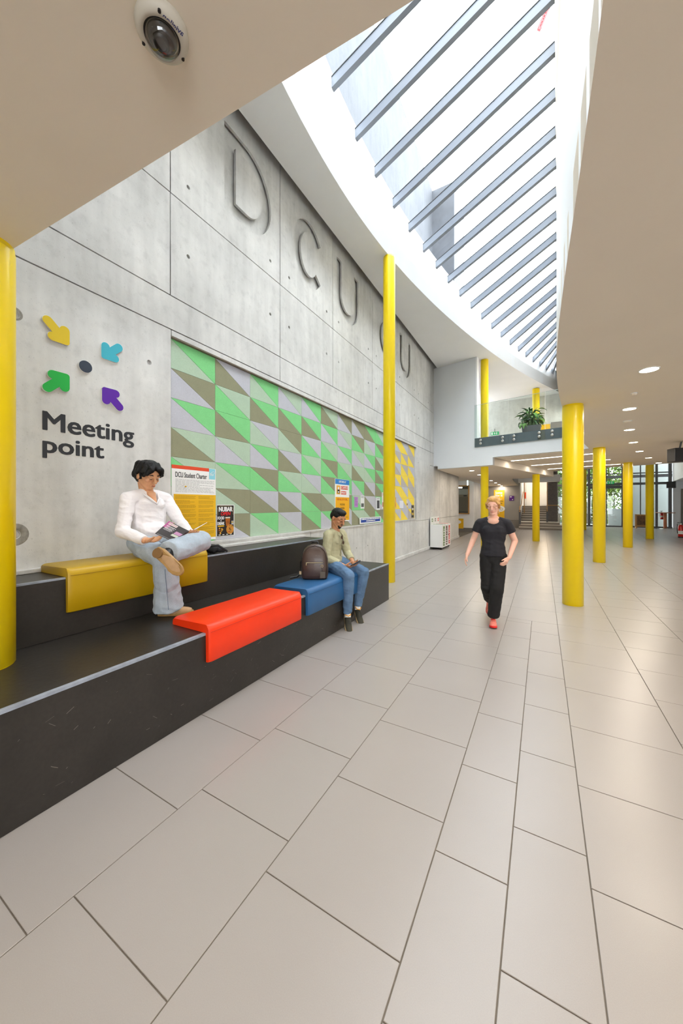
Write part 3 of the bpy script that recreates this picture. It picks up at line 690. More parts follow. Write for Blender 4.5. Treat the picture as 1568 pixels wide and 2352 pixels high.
words('NUBAR', 3.035, 1.462, .215, .056, 'title', .06, M['paper'], X2, nb); words('OPEN', 3.065, 1.412, .155, .042, 'subtitle', .05, pm('poster_red', 222, 30, 34), X2, nb, shear=.2)
words('FOOD', 3.015, 1.362, .10, .036, 'word', .05, M['paper'], X2, nb); words('&', 3.058, 1.338, .016, .018, 'word', .03, M['paper'], X2, nb); words('DRINK', 3.012, 1.294, .108, .036, 'word', .05, M['paper'], X2, nb)
mb = MB().tube([(X2, 3.02+.0, 1.42), (X2, 3.015, 1.50), (X2, 3.06, 1.53), (X2, 3.225, 1.53), (X2, 3.265, 1.50), (X2, 3.26, 1.42)], .0015, 5); part('frame_line', mb, pm('gold_line', 190, 160, 90), nb)
pr(nb, 3.018, 3.115, 1.272, 1.286, amber, lv=3)
gls = curve2d([[(0,0),(.05,0),(.064,.10),(-.014,.10)]], .0004); mpart('pint_glass_print', gls, on_wall(3.150, 1.275, X2), pm('beer', 176, 96, 20), nb)
mpart('foam_print', curve2d([[(-.014,0),(.064,0),(.064,.018),(-.014,.018)]], .0004), on_wall(3.150, 1.372, X2), pm('foam', 236, 226, 204), nb)
mpart('glass_mark_print', curve2d([circ(0,0,.016,20), circ(0,0,.011,20)], .0004), on_wall(3.176, 1.325, X2+.0005), dk, nb)
pz = pm('pizza', 206, 140, 52); mpart('pizza_print', curve2d([circ(0, 0, .062, 28)], .0004), on_wall(3.212, 1.232, X2+.0004), pz, nb)
r_ = random.Random(5)
for k in range(18):
    a, q = r_.uniform(0, 2*PI), r_.uniform(0, .05); mpart('topping_print', curve2d([circ(q*math.cos(a), q*math.sin(a), r_.uniform(.004, .009), 8)], .0003), on_wall(3.212, 1.232, X2+.0009), pm('topping', *r_.choice([(190,40,24),(120,60,20),(240,220,150),(60,110,40)])), nb)
for k in range(14):
    a, q = r_.uniform(0, 2*PI), r_.uniform(0, .035); mpart('burger_print', curve2d([circ(q*1.2*math.cos(a), q*math.sin(a), r_.uniform(.006, .014), 8)], .0003), on_wall(3.055, 1.225, X2+.0004), pm('burger', *r_.choice([(190,50,24),(150,84,30),(230,170,60),(90,50,24)])), nb)
for k in range(4): pr(nb, 3.03+k*.06, 3.06+k*.06, 1.166, 1.174, M['paper'], lv=3); 
for k in range(4): pr(nb, 3.235, 3.268, 1.33-k*.012, 1.337-k*.012, amber if k == 1 else M['paper'], lv=3)
cp = sheet('poster', 'tall yellow and white printing service poster above the phone user', 5.85, 6.43, 1.215, 2.06, M['paper'])
pr(cp, 5.862, 6.43, 1.955, 2.055, pm('blue_band', 44, 128, 206)); pr(cp, 5.87, 6.43, 1.235, 1.70, pm('poster_amber', 242, 178, 14))
X3 = BX+.0110; words('UPSTAIRS AT', 6.0, 1.985, .29, .045, 'word', .01, M['paper'], X3, cp)
pr(cp, 6.09, 6.37, 1.855, 1.925, redp); pr(cp, 6.09, 6.30, 1.755, 1.825, redp)
words('CAMPUS', 6.10, 1.868, .26, .045, 'word', .01, M['paper'], X3+.0005, cp); words('PRINT', 6.10, 1.768, .19, .045, 'word', .01, M['paper'], X3+.0005, cp)
pr(cp, 5.91, 6.06, 1.755, 1.93, pm('ochre', 236, 172, 60)); pr(cp, 5.945, 6.03, 1.775, 1.85, M['ink'], lv=2); pr(cp, 5.96, 6.015, 1.85, 1.90, M['paper'], lv=2); pr(cp, 5.965, 6.01, 1.785, 1.815, M['paper'], lv=3)
words('FOR ALL OF YOUR...', 5.93, 1.635, .44, .042, 'word', .006, pm('orange_text', 214, 84, 30), X3, cp)
for k, s_ in enumerate(['POSTERS', 'THESIS', 'PRINTING', 'BINDING', 'PHOTOCOPY']): words(s_, 6.14-len(s_)*.013, 1.535-k*.075, len(s_)*.027, .038, 'word', .004, pm('poster_text', 90, 66, 30), X3, cp)
lines(cp, 5.95, 6.38, 1.245, 1.31, 3, M['brownink'], .4, 8, 2)
bs = sheet('notice_strip', 'long narrow blue and white notice low on the green pin board', 6.87, 8.04, 1.125, 1.262, M['paper'], BX+.03, cat='notice')
pr(bs, 6.93, 7.99, 1.15, 1.245, pm('notice_blue', 40, 74, 160)); lines(bs, 6.96, 7.96, 1.20, 1.236, 1, M['paper'], .7, 4, 3); lines(bs, 7.2, 7.75, 1.158, 1.192, 1, M['paper'], .7, 5, 3)
FL = [(6.663,6.83,1.496,1.72,(188,140,206),'small lilac flyer on the green pin board'), (6.96,7.15,1.464,1.755,(226,228,228),'pale leaflet curling off the green pin board next to the lilac flyer'), (7.81,8.03,1.424,1.733,(232,234,234),'white flyer with dark picture left of the tall yellow column'),
      (8.15,8.36,1.45,1.86,(236,232,228),'tall white flyer half hidden behind the tall yellow column'), (8.97,9.13,1.471,1.755,(232,168,60),'orange flyer just right of the tall yellow column'), (9.41,9.72,1.455,1.666,(228,228,236),'blank white sheet on the yellow pin board'), (9.99,10.10,1.504,1.723,(224,214,204),'slim flyer with brown picture on the yellow pin board'), (10.43,10.68,1.147,1.543,(120,108,84),'dark patterned flyer in the bottom corner of the yellow pin board')]
for i, (a, b, c, d, col_, lab) in enumerate(FL):
    root = sheet('flyer', lab, a, b, c, d, pm('flyer_sheet', *col_), group='small flyers on the pin boards', cat='flyer')
    if i in (1, 2, 3, 4, 6):
        pr(root, a+(b-a)*.15, b-(b-a)*.15, c+(d-c)*.12, c+(d-c)*(.75 if i == 2 else .4), pm('flyer_picture', *[(90,96,90),(70,72,74),(190,90,60),(226,130,30),(130,84,50)][[1,2,3,4,6].index(i)]))
        lines(root, a+(b-a)*.12, b-(b-a)*.12, c+(d-c)*.8, d-(d-c)*.05, 3, M['greyink'], .5, i)
    if i == 0: lines(root, a+.02, b-.02, c+.02, d-.02, 8, pm('lilac_text', 140, 90, 160), .4, i)
    if i == 7:
        for k in range(5): pr(root, a+.03+.03*(k%2), b-.05, c+.02+k*.075, c+.07+k*.075, pm('flyer_patch', *[(40,38,34),(226,186,60),(60,56,48),(220,220,214),(48,44,40)][k]))

# ---- recycling bin unit
bx0, bx1, by0, by1 = WX+.05, WX+.47, 12.2, 13.45
root = thing('recycling_bin', 'white recycling station with three colour-coded openings against the wall', 'bin', ((bx0+bx1)/2, (by0+by1)/2, 0))
bd = part('cabinet', MB().box(bx0, bx1, by0, by1, .07, .86), M['white'], root, bev=.006)
part('base', MB().box(bx0+.02, bx1-.03, by0+.03, by1-.03, .035, .07), M['black'], root)
for (x, y) in ((bx0+.06, by0+.08), (bx1-.06, by0+.08), (bx1-.06, by1-.08), (bx0+.06, by1-.08)): part('castor', MB().lathe((x, y-.01, .03), [(.03, 0), (.03, .02)], 14, 'y'), M['black'], root)
bp = part('sign_panel', MB().box(bx0, bx0+.02, by0, by1-.1, .86, 1.12), M['white'], root, bev=.003)
for k, c in enumerate([(96,128,70),(86,60,58),(214,70,70)]):
    cm = pm('bin_colour', *c); ya = by0+.09+k*.40
    st = part('front_strip', MB().box(bx1, bx1+.002, ya+.06, ya+.25, .12, .80), cm, root, ['green strip','brown strip','red strip'][k])
    mb = MB(); rr = random.Random(k)
    for q in range(7): z = .17+q*.085; mb.box(bx1+.002, bx1+.003, ya+.09+rr.uniform(0,.05), ya+.16+rr.uniform(0,.06), z, z+rr.uniform(.02,.05))
    part('print', mb, M['paper'], st)
    part('slot', MB().box(bx0+.05, bx1-.04, ya+.05, ya+.22, .858, .8625), cm if k != 1 else M['black'], root)
    ic = part('icon', MB().box(bx0+.02, bx0+.022, ya+.05, ya+.20, .95, 1.06), cm, root)
    part('icon_mark', MB().box(bx0+.022, bx0+.023, ya+.08, ya+.15, .975, 1.03), M['paper'], ic)
part('door_knob', MB().lathe((bx1, by0+.86, .47), [(.012, 0), (.016, .02)], 12, 'x'), M['black'], root)
for k in (1, 2): part('door_gap', MB().box(bx1-.001, bx1+.0012, by0+.02+k*.40, by0+.026+k*.40, .09, .85), M['greyink'], root)

# ---- glass balustrade on the gallery
bal = thing('glass_balustrade', 'frameless glass balustrade with round steel fixings on the gallery edge', 'balustrade', P0+DR*3+Vector((0,0,3.48)))
def gal(s0, s1, z0, z1, d0, d1):
    c = P0+DR*((s0+s1)/2)+NR*((d0+d1)/2); return MB().obox((c.x, c.y, (z0+z1)/2), DR*((s1-s0)/2), NR*((d1-d0)/2), Vector((0,0,(z1-z0)/2)))
part('edge_channel', gal(1.53, 4.75, 3.485, 3.78, .0, .03), mat('slate_channel', rgb(92, 102, 112), .5, var=.05, vscale=6), bal, 'slate grey edge channel')
def s_of(px, d=.05):
    r = FW+RT*((px-784)/FPX); A = P0+NR*d; t = (A.dot(NR))/(r.dot(NR)); return (r*t-A).dot(DR)
sj = [1.53, s_of(1167), s_of(1252), s_of(1330), 4.75]
for a, b in zip(sj[:-1], sj[1:]):
    g_ = part('glass_pane', gal(a+.006, b-.006, 3.475, 4.886, .045, .06), M['glass'], bal)
    part('glass_edge', gal(a+.006, b-.006, 4.878, 4.886, .0455, .0595), mat('glass_edge', rgb(196, 202, 200), .3), g_)
    part('pane_joint', gal(b-.010, b-.006, 3.78, 4.886, .0448, .0602), mat('pane_joint', rgb(215, 222, 220), .3), g_)
for px in (1103.5, 1154, 1180, 1238, 1268, 1310):
    s_ = s_of(px)
    for z in (3.585, 3.695):
        c = P0+DR*s_+NR*.03; c.z = z; a = NR
        u = DR; w = Vector((0,0,1)); rs = []
        for r, h in ((.022, 0), (.022, .028), (.040, .032), (.042, .038), (.040, .046), (.012, .046)): rs.append([c+a*h+(u*math.cos(2*PI*k/18)+w*math.sin(2*PI*k/18))*r for k in range(18)])
        part('standoff', MB().rings(rs), M['steel'], bal)
# white end post of the solid wall
struct('trim_3', gal(1.545, 1.60, 3.6, 6.52, -.16, .012), M['fascia'], 'white edge trim where the gallery wall ends', bev=.004)
# planter on the gallery
pc = P0+DR*s_of(1220, -.5)-NR*.5
pot = thing('potted_plant', 'broad-leaved green plant in a grey square planter behind the glass', 'plant', (pc.x, pc.y, 3.58))
mb = MB(); b0, b1 = .21, .27
mb.add([(pc.x+sx*b, pc.y+sy*b, z) for b, z in ((b0, 3.58), (b1, 4.02), (b1-.03, 4.02), (b1-.03, 3.96)) for sx, sy in ((-1,-1),(1,-1),(1,1),(-1,1))],
       [(0,3,2,1),(12,13,14,15)]+[(i*4+j, i*4+(j+1)%4, i*4+4+(j+1)%4, i*4+4+j) for i in range(3) for j in range(4)])
part('planter', mb, mat('slate_planter', rgb(98, 98, 100), .7, var=.06, vscale=8), pot)
part('soil', MB().box(pc.x-.24, pc.x+.24, pc.y-.24, pc.y+.24, 3.94, 3.965), mat('soil', rgb(60, 46, 36), .95), pot)
leafm = [mat('leaf_green', rgb(52, 110, 50), .45, var=.2, vscale=9), mat('leaf_light_green', rgb(104, 152, 66), .45, var=.2, vscale=9), mat('leaf_deep_green', rgb(38, 86, 44), .45, var=.2, vscale=9)]
def leaf_mesh(L, wd, droop, m):
    n = 8; vs = []; fs = []
    for i in range(n+1):
        t = i/n; w = wd*math.sin(PI*min(1, t*.92+.06))**.8*(1-t*.25); x = L*math.sin(droop*t)/max(droop, .01)*1.0; z = L*(1-math.cos(droop*t))/max(droop, .01)*-1
        for s_, dz in ((-1, w*.35), (0, 0), (1, w*.35)): vs.append((x, s_*w, z+dz))
    for i in range(n):
        for j in range(2): a = i*3+j; fs.append((a, a+1, a+4, a+3))
    me = bpy.data.meshes.new('leaf'); me.from_pydata(vs, [], fs); me.polygons.foreach_set('use_smooth', [True]*len(fs)); me.materials.append(m); me.update(); return me
lms = [leaf_mesh(.26, .042, 1.5, leafm[0]), leaf_mesh(.30, .05, 1.9, leafm[1]), leaf_mesh(.24, .045, 1.1, leafm[2]), leaf_mesh(.32, .045, 2.2, leafm[0])]
rr = random.Random(11); stems = MB()
for k in range(120):
    a = rr.uniform(0, 2*PI); q = rr.random(); h = .10+.50*q**1.1*(1-.3*rr.random()); rad = rr.uniform(.02, .30)*(1-.45*q)
    base = Vector((pc.x+.08*math.cos(a), pc.y+.08*math.sin(a), 3.95)); tip = Vector((pc.x+rad*math.cos(a), pc.y+rad*math.sin(a), 4.0+h))
    if k % 2 == 0: stems.tube([base, (base+tip)/2+Vector((0,0,.05)), tip], .005, 5)
    o = bpy.data.objects.new('leaf', rr.choice(lms)); COL.objects.link(o); o.parent = pot; o.location = tip-pot.location
    s_ = rr.uniform(.8, 1.2); o.scale = (s_, s_, s_); o.rotation_euler = (rr.uniform(-.5, .5), -rr.uniform(-.1, 1.0)*(.4+q), a+rr.uniform(-.5, .5))
part('stems', stems, leafm[1], pot)
# exit sign and colour panels at the back of the gallery
def exit_sign(c, w, h, label):
    root = thing('exit_sign', label, 'sign', c)
    part('panel', MB().box(c[0]-w/2, c[0]+w/2, c[1]-.01, c[1]+.01, c[2], c[2]+h), mat('exit_green', rgb(20, 140, 80), .5, emit=rgb(30, 160, 90), es=.5), root)
    f = c[1]-.012
    part('arrow', MB().box(c[0]-w*.12, c[0]+w*.12, f, f+.001, c[2]+h*.42, c[2]+h*.58).box(c[0]-w*.04, c[0]+w*.04, f, f+.001, c[2]+h*.2, c[2]+h*.8), M['paper'], root)
    part('figure', MB().box(c[0]+w*.2, c[0]+w*.3, f, f+.001, c[2]+h*.15, c[2]+h*.85), M['paper'], root)
    part('door_mark', MB().box(c[0]-w*.42, c[0]-w*.24, f, f+.001, c[2]+h*.15, c[2]+h*.85), M['paper'], root)
    part('hanger', MB().box(c[0]-.01, c[0]+.01, c[1]-.006, c[1]+.006, c[2]+h, c[2]+h+.15), M['dark_frame'], root)
exit_sign((-2.0, 18.438, 4.93), .36, .16, 'green exit sign on the gallery behind the glass')
struct('wall_gallery_back', MB().box(-3.3, 2.2, 18.45, 18.6, 3.58, 6.52), M['concrete'], 'pale wall on the gallery')
def at_y(px, py, y):
    r = FW+RT*((px-784)/FPX)+Vector((0,0,(1160-py)/FPX)); return CP+r*(y/r.y)
a, b = at_y(1238, 976, 18.4), at_y(1263, 996, 18.4)
single('wall_panel', MB().box(a.x, b.x, 18.40, 18.45, b.z, a.z), amber, 'amber wall panel at the back of the gallery right of the plant', 'panel')
a, b = at_y(1265, 970, 18.4), at_y(1290, 996, 18.4)
single('wall_panel', MB().box(a.x, b.x, 18.40, 18.45, b.z, a.z), M['skirting'], 'dark grey wall panel at the back of the gallery', 'panel')
# ================================================================== FAR END OF THE HALL, OUTSIDE
def at_y(px, py, y):
    r = FW+RT*((px-784)/FPX)+Vector((0,0,(1160-py)/FPX)); return CP+r*(y/r.y)
# lift window in the side recess
wf = at_y(1053, 1115, 21.28); wt = at_y(1077.5, 1181, 21.28)
x0, x1, z0, z1 = wf.x-1.0, wt.x, wt.z, wf.z
win = thing('window_3', 'wood framed internal window looking onto a lift', 'window', ((x0+x1)/2, 21.3, z0)); win['kind'] = 'structure'; del win['category']
fr = MB().box(x0, x1, 21.24, 21.30, z1-.06, z1).box(x0, x1, 21.24, 21.30, z0, z0+.06).box(x1-.06, x1, 21.24, 21.30, z0, z1).box(x0, x0+.06, 21.24, 21.30, z0, z1)
part('window_frame', fr, M['wood'], win)
part('dark_reveal', MB().box(x0+.06, x1-.06, 21.285, 21.298, z0+.06, z1-.06), mat('lobby_dark', rgb(70, 62, 54), .5), win)
part('lobby_wall', MB().box(x0+.06, x1-.06, 21.275, 21.284, z0+1.0, z1-.22), mat('lobby_wall', rgb(176, 170, 164), .6), win)
part('lift_door', MB().box(x0+.1, x1-.22, 21.27, 21.28, z0+.16, z0+1.0), mat('lift_steel', rgb(120, 106, 92), .35, metal=.3), win)
part('lift_door', MB().box(x1-.21, x1-.08, 21.27, 21.28, z0+.16, z0+1.0), MATS['lift_steel'], win)
part('lift_header', MB().box(x0+.06, x1-.06, 21.265, 21.28, z0+1.0, z0+1.14), mat('lift_header', rgb(140, 128, 112), .4, metal=.3), win)
part('lift_display', MB().box(x1-.32, x1-.14, 21.262, 21.27, z0+1.035, z0+1.10), M['black'], win)
part('lobby_lamp', MB().box(x1-.62, x1-.40, 21.262, 21.27, z1-.16, z1-.10), M['lamp_white'], win)
part('pane', MB().box(x0+.06, x1-.06, 21.25, 21.256, z0+.06, z1-.06), M['glass'], win)
for xx_ in (-3.9,): single('exit_light', MB().box(xx_+.17, xx_+.23, 20.9, 21.0, 2.66, 2.95), mat('exit_light', rgb(225, 245, 240), .5, emit=(.8, 1, .95, 1), es=1.2), 'small lit emergency sign edge-on above the lift window', 'sign')
a, b = at_y(1053, 1191, 21.26), at_y(1064, 1214, 21.26)
st = single('poster', MB().box(a.x-.35, b.x, 21.255, 21.262, b.z, a.z), amber, 'yellow poster with speech bubble low on the white recess wall', 'poster')
root = thing('speech_bubble_print', 'white speech bubble printed on the low yellow poster', 'print', (b.x-.3, 21.25, a.z-.3))
bpm = curve2d([circ(0, 0, .13, 24)], .002); bpm.transform(Matrix.Diagonal((1.2, .8, 1, 1))); mpart('bubble', bpm, on_front(b.x-.28, a.z-.2, 21.254), M['paper'], root)
root.parent = st; root.location = root.location-st.location; del root['category']; del root['label']
# tall yellow poster and purple sign on the grey wall
a, b = at_y(1134, 1126, 26.29), at_y(1158, 1195, 26.29)
root = thing('poster', 'tall yellow poster on the grey back wall behind the walking person', 'poster', ((a.x+b.x)/2, 26.28, b.z))
part('sheet', MB().box(a.x, b.x, 26.275, 26.285, b.z, a.z), amber, root); w_ = b.x-a.x
def fw_(s, x, z, w, h, m, bold=.01, par=root, y=26.273):
    t = text(s, .2, .001, bold*.2); fit(t, w, h); mpart('word', t, on_front(x, z, y), m, par)
fw_('Some', a.x+.08, a.z-.26, w_*.68, .17, M['paper'], .02); fw_('like it', a.x+.08, a.z-.45, w_*.7, .17, M['paper'], .02); fw_('hot...', a.x+.12, a.z-.64, w_*.56, .17, M['paper'], .02)
fw_('we know', a.x+.12, a.z-.80, w_*.72, .10, M['ink'], .012); fw_('we do!', a.x+.2, a.z-.95, w_*.5, .10, M['ink'], .012)
bm_ = curve2d([circ(0, 0, .3, 28)], .002); bm_.transform(Matrix.Diagonal((1.1, .7, 1, 1))); mpart('bubble', bm_, on_front(a.x+w_*.55, a.z-1.28, 26.272), M['paper'], root)
mpart('mug_print', curve2d([circ(0, 0, .09, 20)], .001), on_front(a.x+w_*.38, a.z-1.3, 26.269), pm('mug_brown', 170, 100, 30), root); mpart('mug_ring', curve2d([circ(0, 0, .09, 20), circ(0, 0, .06, 20)], .001), on_front(a.x+w_*.72, a.z-1.3, 26.269), pm('mug_grey', 180, 170, 150), root)
a, b = at_y(1169, 1139, 26.29), at_y(1180, 1150, 26.29)
root = thing('wall_sign', 'small square purple sign on the grey back wall', 'sign', ((a.x+b.x)/2, 26.28, b.z))
part('plate', MB().box(a.x, b.x, 26.275, 26.29, b.z, a.z), pm('purple_plate', 84, 24, 122), root)
part('cross_mark', MB().box(b.x-.12, b.x-.05, 26.272, 26.275, b.z+.06, b.z+.09).box(b.x-.10, b.x-.07, 26.272, 26.275, b.z+.04, b.z+.11), M['paper'], root)
part('word', MB().box(a.x+.04, a.x+.16, 26.272, 26.275, a.z-.09, a.z-.05), M['paper'], root)

# stairs
stt = thing('staircase', 'wide grey stairs with pale nosings and landing at the back', 'stairs', (-.1, 27, 0))
tr = mat('stair_tread', rgb(226, 216, 204), .5); rs_ = mat('stair_riser', rgb(140, 130, 120), .6)
for i, (xa, xb, ya) in enumerate([(-1.3, 1.45, 25.0), (-1.28, 1.15, 25.4), (-1.26, .95, 25.8)]):
    s_ = part('step', MB().box(xa, xb, ya, 27.0, i*.15, (i+1)*.15-.02), rs_, stt); part('nosing', MB().box(xa, xb, ya-.01, 27.0, (i+1)*.15-.02, (i+1)*.15), tr, s_)
for i in range(7):
    ya = 26.95+i*.3; z = .45+(i+1)*.15
    s_ = part('step', MB().box(-1.26, .31, ya, 29.4, z-.15, z-.035), rs_, stt); part('nosing', MB().box(-1.26, .31, ya-.01, ya+.3 if i < 6 else 31.3, z-.035, z), tr, s_)
hr = thing('stair_handrail', 'wooden handrail with dark post on the left of the stairs', 'handrail', (-1.22, 25.6, 0), 'stair handrails')
part('post', MB().box(-1.32, -1.20, 25.35, 25.43, .30, 1.22), M['dark_frame'], hr); part('rail', MB().tube([(-1.26, 25.3, 1.10), (-1.26, 25.6, 1.45), (-1.24, 26.9, 1.52), (-1.22, 29.0, 2.5)], .03, 8), M['wood'], hr)
part('hanger_post', MB().box(-1.12, -1.07, 27.6, 27.64, 1.0, 3.3), M['wood'], hr)
hr = thing('stair_handrail', 'wooden handrail with dark post on the right of the stairs', 'handrail', (.3, 25.9, 0), 'stair handrails')
part('post', MB().box(.22, .32, 25.95, 26.03, .45, 1.25), M['dark_frame'], hr); part('rail', MB().tube([(.27, 25.9, 1.15), (.27, 26.2, 1.50), (.30, 27.1, 1.52), (.30, 29.0, 2.5)], .03, 8), M['wood'], hr)
part('rail', MB().tube([(.30, 27.05, 1.52), (.88, 27.05, 1.52), (1.25, 26.3, 1.1)], .025, 8), M['wood'], hr); part('hanger_post', MB().box(.26, .31, 27.14, 27.19, 1.0, 3.3), M['wood'], hr)
brick = bpy.data.materials.new('dark_brick'); brick.use_nodes = True; nt = brick.node_tree; bt = nt.nodes.new('ShaderNodeTexBrick'); ge = nt.nodes.new('ShaderNodeNewGeometry')
mp_ = nt.nodes.new('ShaderNodeMapping'); mp_.inputs['Rotation'].default_value = (PI/2, 0, 0); nt.links.new(ge.outputs['Position'], mp_.inputs['Vector']); nt.links.new(mp_.outputs['Vector'], bt.inputs['Vector'])
bt.inputs['Color1'].default_value = rgb(92, 84, 80); bt.inputs['Color2'].default_value = rgb(74, 68, 66); bt.inputs['Mortar'].default_value = rgb(120, 112, 104); bt.inputs['Scale'].default_value = 5; nt.links.new(bt.outputs['Color'], nt.nodes['Principled BSDF'].inputs['Base Color'])
struct('wall_pillar', MB().box(.32, .86, 27.2, 28.3, 0, 5.6), brick, 'dark brick pier beside the stairs')
for (px, py) in ((1207, 1138),):
    p = at_y(px, py, 31.38); single('wall_notice', MB().box(p.x-.1, p.x+.1, 31.37, 31.385, p.z-.25, p.z+.25), redp, 'red and white notice on the warm wall above the stairs', 'notice')
rp = at_y(1226, 1140, 31.38); rad = thing('white_door', 'white door at the head of the stairs', 'door', (rp.x, 31.36, 1.5)); part('leaf', MB().box(rp.x-.55, rp.x+.45, 31.34, 31.39, 1.5, 3.3), M['white'], rad); part('handle', MB().tube([(rp.x+.32, 31.33, 2.3), (rp.x+.4, 31.33, 2.3)], .015, 8), M['steel'], rad)
l = bpy.data.lights.new('stair_lamp', 'POINT'); l.energy = 90; l.color = (1, .80, .55); l.shadow_soft_size = .12
sl = thing('wall_lamp', 'glowing round wall lamp at the top right of the stair wall', 'light', (.15, 30.2, 3.5)); lo = bpy.data.objects.new('stair_lamp', l); COL.objects.link(lo); lo.parent = sl; lo.location = (0, -.3, 0)
part('globe', MB().lathe((.15, 30.2, 3.4), [(.02, 0), (.09, .03), (.11, .1), (.09, .17), (.02, .2)], 18), M['lamp_warm'], sl); part('stem', MB().tube([(.15, 30.2, 3.6), (.15, 30.2, 5.6)], .012, 6), M['dark_frame'], sl)

# entrance glazing
gy = 31.0
ent = thing('window_4', 'tall dark framed glazed entrance with doors onto trees', 'window', (4, gy, 0)); ent['kind'] = 'structure'; del ent['category']
def gx(px): return at_y(px, 1160, gy).x
def gz(px, py): return at_y(px, py, gy).z
vm = [(1279, .06), (1340, .05), (1352, .14), (1392, .05), (1429, .12), (1470, .05), (1507, .12), (1538, .16)]
for px, w in vm: part('mullion', MB().box(gx(px)-w/2, gx(px)+w/2, gy-.08, gy+.06, 0, 5.6), M['dark_frame'], ent)
xl, xr = .86, 7.45
for (zc, w) in ((gz(1400, 1089), .07), (gz(1400, 1096), .19), (gz(1400, 1112.5), .16), (.05, .1), (5.5, .2)): part('transom', MB().box(xl, xr, gy-.07, gy+.05, zc-w/2, zc+w/2), M['bar'] if w > .18 else M['dark_frame'], ent)
zt = gz(1400, 1119); part('door_head', MB().box(gx(1352), gx(1429), gy-.1, gy+.08, zt-.1, zt+.1), M['dark_frame'], ent)
pxs = [1279, 1340, 1352, 1392, 1429, 1470, 1507, 1538]
for p_, q_ in zip(pxs[:-1], pxs[1:]): part('pane', MB().box(gx(p_)+.03, gx(q_)-.03, gy-.006, gy+.006, .1, 5.4), M['glass'], ent)
part('door_sticker', MB().box(gx(1390)-.35, gx(1390)+.0, gy-.012, gy-.008, gz(1390, 1170), gz(1390, 1166)), M['dark_frame'], ent)
exit_sign((gx(1399), gy-.092, gz(1399, 1112)), .5, .2, 'green exit sign hanging above the glazed entrance doors')
# things near the entrance
p = at_z(1527, 1214.5, 0); tb_ = thing('high_table', 'round wooden topped high table near the right wall', 'table', (p.x, p.y, 0))
part('table_top', MB().lathe((p.x, p.y, 0), [(.48, 1.02), (.5, 1.03), (.5, 1.05), (.48, 1.06)], 32), mat('cherry_wood', rgb(168, 104, 70), .4, var=.1), tb_)
part('leg', MB().lathe((p.x, p.y, 0), [(.09, .03), (.085, 1.02)], 20), mat('cherry_leg', rgb(186, 110, 70), .5), tb_); part('foot', MB().lathe((p.x, p.y, 0), [(.38, 0), (.38, .015), (.1, .035)], 28), M['steel'], tb_)
p = at_z(1474, 1213.5, 0); ib = thing('notice_stand', 'wood framed information board on the floor before the entrance', 'board', (p.x, p.y, 0))
part('frame', MB().box(p.x-.36, p.x+.42, p.y, p.y+.06, .10, .92), M['wood'], ib); part('picture', MB().box(p.x-.26, p.x+.32, p.y-.006, p.y, .2, .84), mat('brown_print', rgb(120, 84, 48), .6, var=.5, vscale=9), ib)
for s_ in (-.3, .34): part('foot', MB().box(p.x+s_-.03, p.x+s_+.03, p.y-.12, p.y+.2, 0, .10), M['wood'], ib)
single('door_mat', MB().prism([(at_z(x, y, 0).x, at_z(x, y, 0).y) for x, y in ((1487,1214.5),(1514,1214.5),(1508,1211.5),(1487,1211.5))], .0005, .016), M['dark_frame'], 'dark mat on the floor by the information board', 'mat')
def extinguisher(p, h, label):
    e = thing('fire_extinguisher', label, 'extinguisher', p, 'red fire extinguishers'); r = h*.13; c = p
    part('cylinder', MB().lathe(c, [(r*.9, 0), (r, .02), (r, h*.66), (r*.8, h*.74), (r*.35, h*.79)], 24), M['red'], e)
    part('base_band', MB().lathe(c, [(r*1.01, .0), (r*1.01, h*.07)], 24), M['black'], e); part('label', MB().lathe(c, [(r*1.005, h*.22), (r*1.005, h*.42)], 24, cap=False), M['paper'], e)
    part('valve', MB().lathe(c, [(r*.3, h*.79), (r*.3, h*.88), (r*.15, h*.9)], 14), M['steel'], e); part('handle', MB().obox((c[0]-r*.5, c[1]-r*.4, c[2]+h*.92), (r*.9, 0, .01), (0, .015, 0), (0, 0, .012)), M['black'], e)
    part('hose', MB().tube([(c[0]-r*.2, c[1], c[2]+h*.85), (c[0]-r*1.3, c[1]-r*.3, c[2]+h*.82), (c[0]-r*1.35, c[1]-r*.4, c[2]+h*.5), (c[0]-r*1.2, c[1]-r*.4, c[2]+h*.25)], r*.16, 8), M['black'], e)
p = at_z(1563, 1235, 0); extinguisher((p.x, p.y, 0), .78, 'red fire extinguisher standing at the right edge of the picture')
p = at_y(1519.5, 1193, 30.72); extinguisher((p.x, p.y, p.z), .6, 'far red fire extinguisher fixed behind the high table')
part('bracket', MB().box(p.x-.03, p.x+.03, p.y+.08, gy-.06, p.z+.2, p.z+.3), M['dark_frame'], bpy.data.objects['fire_extinguisher.001'])
def speaker(c, w, d, h, rz, label, arm):
    s_ = thing('loudspeaker', label, 'speaker', c, 'black loudspeakers')
    ex, ey = Vector((math.cos(rz), math.sin(rz), 0)), Vector((-math.sin(rz), math.cos(rz), 0)); cc = Vector(c)
    part('cabinet', MB().obox(cc+Vector((0,0,h/2)), ex*w/2, ey*d/2, Vector((0,0,h/2))), M['black'], s_, bev=.01)
    part('grille', MB().obox(cc+Vector((0,0,h/2))-ey*(d/2+.004), ex*(w/2-.015), ey*.004, Vector((0,0,h/2-.015))), mat('speaker_grille', rgb(34, 34, 36), .8), s_)
    part('bracket', MB().tube([cc+Vector((0,0,h*.7)), Vector(arm)], .02, 8), M['dark_frame'], s_)
r_ = FW+RT*((1558-784)/FPX); c = r_*8.6; zc = CAM_H+(1160-1061)/FPX*8.6
speaker((c.x, c.y, zc), .33, .28, .33, YAW*.6, 'large black loudspeaker under the soffit at the right edge', (c.x+.05, c.y, ZL))
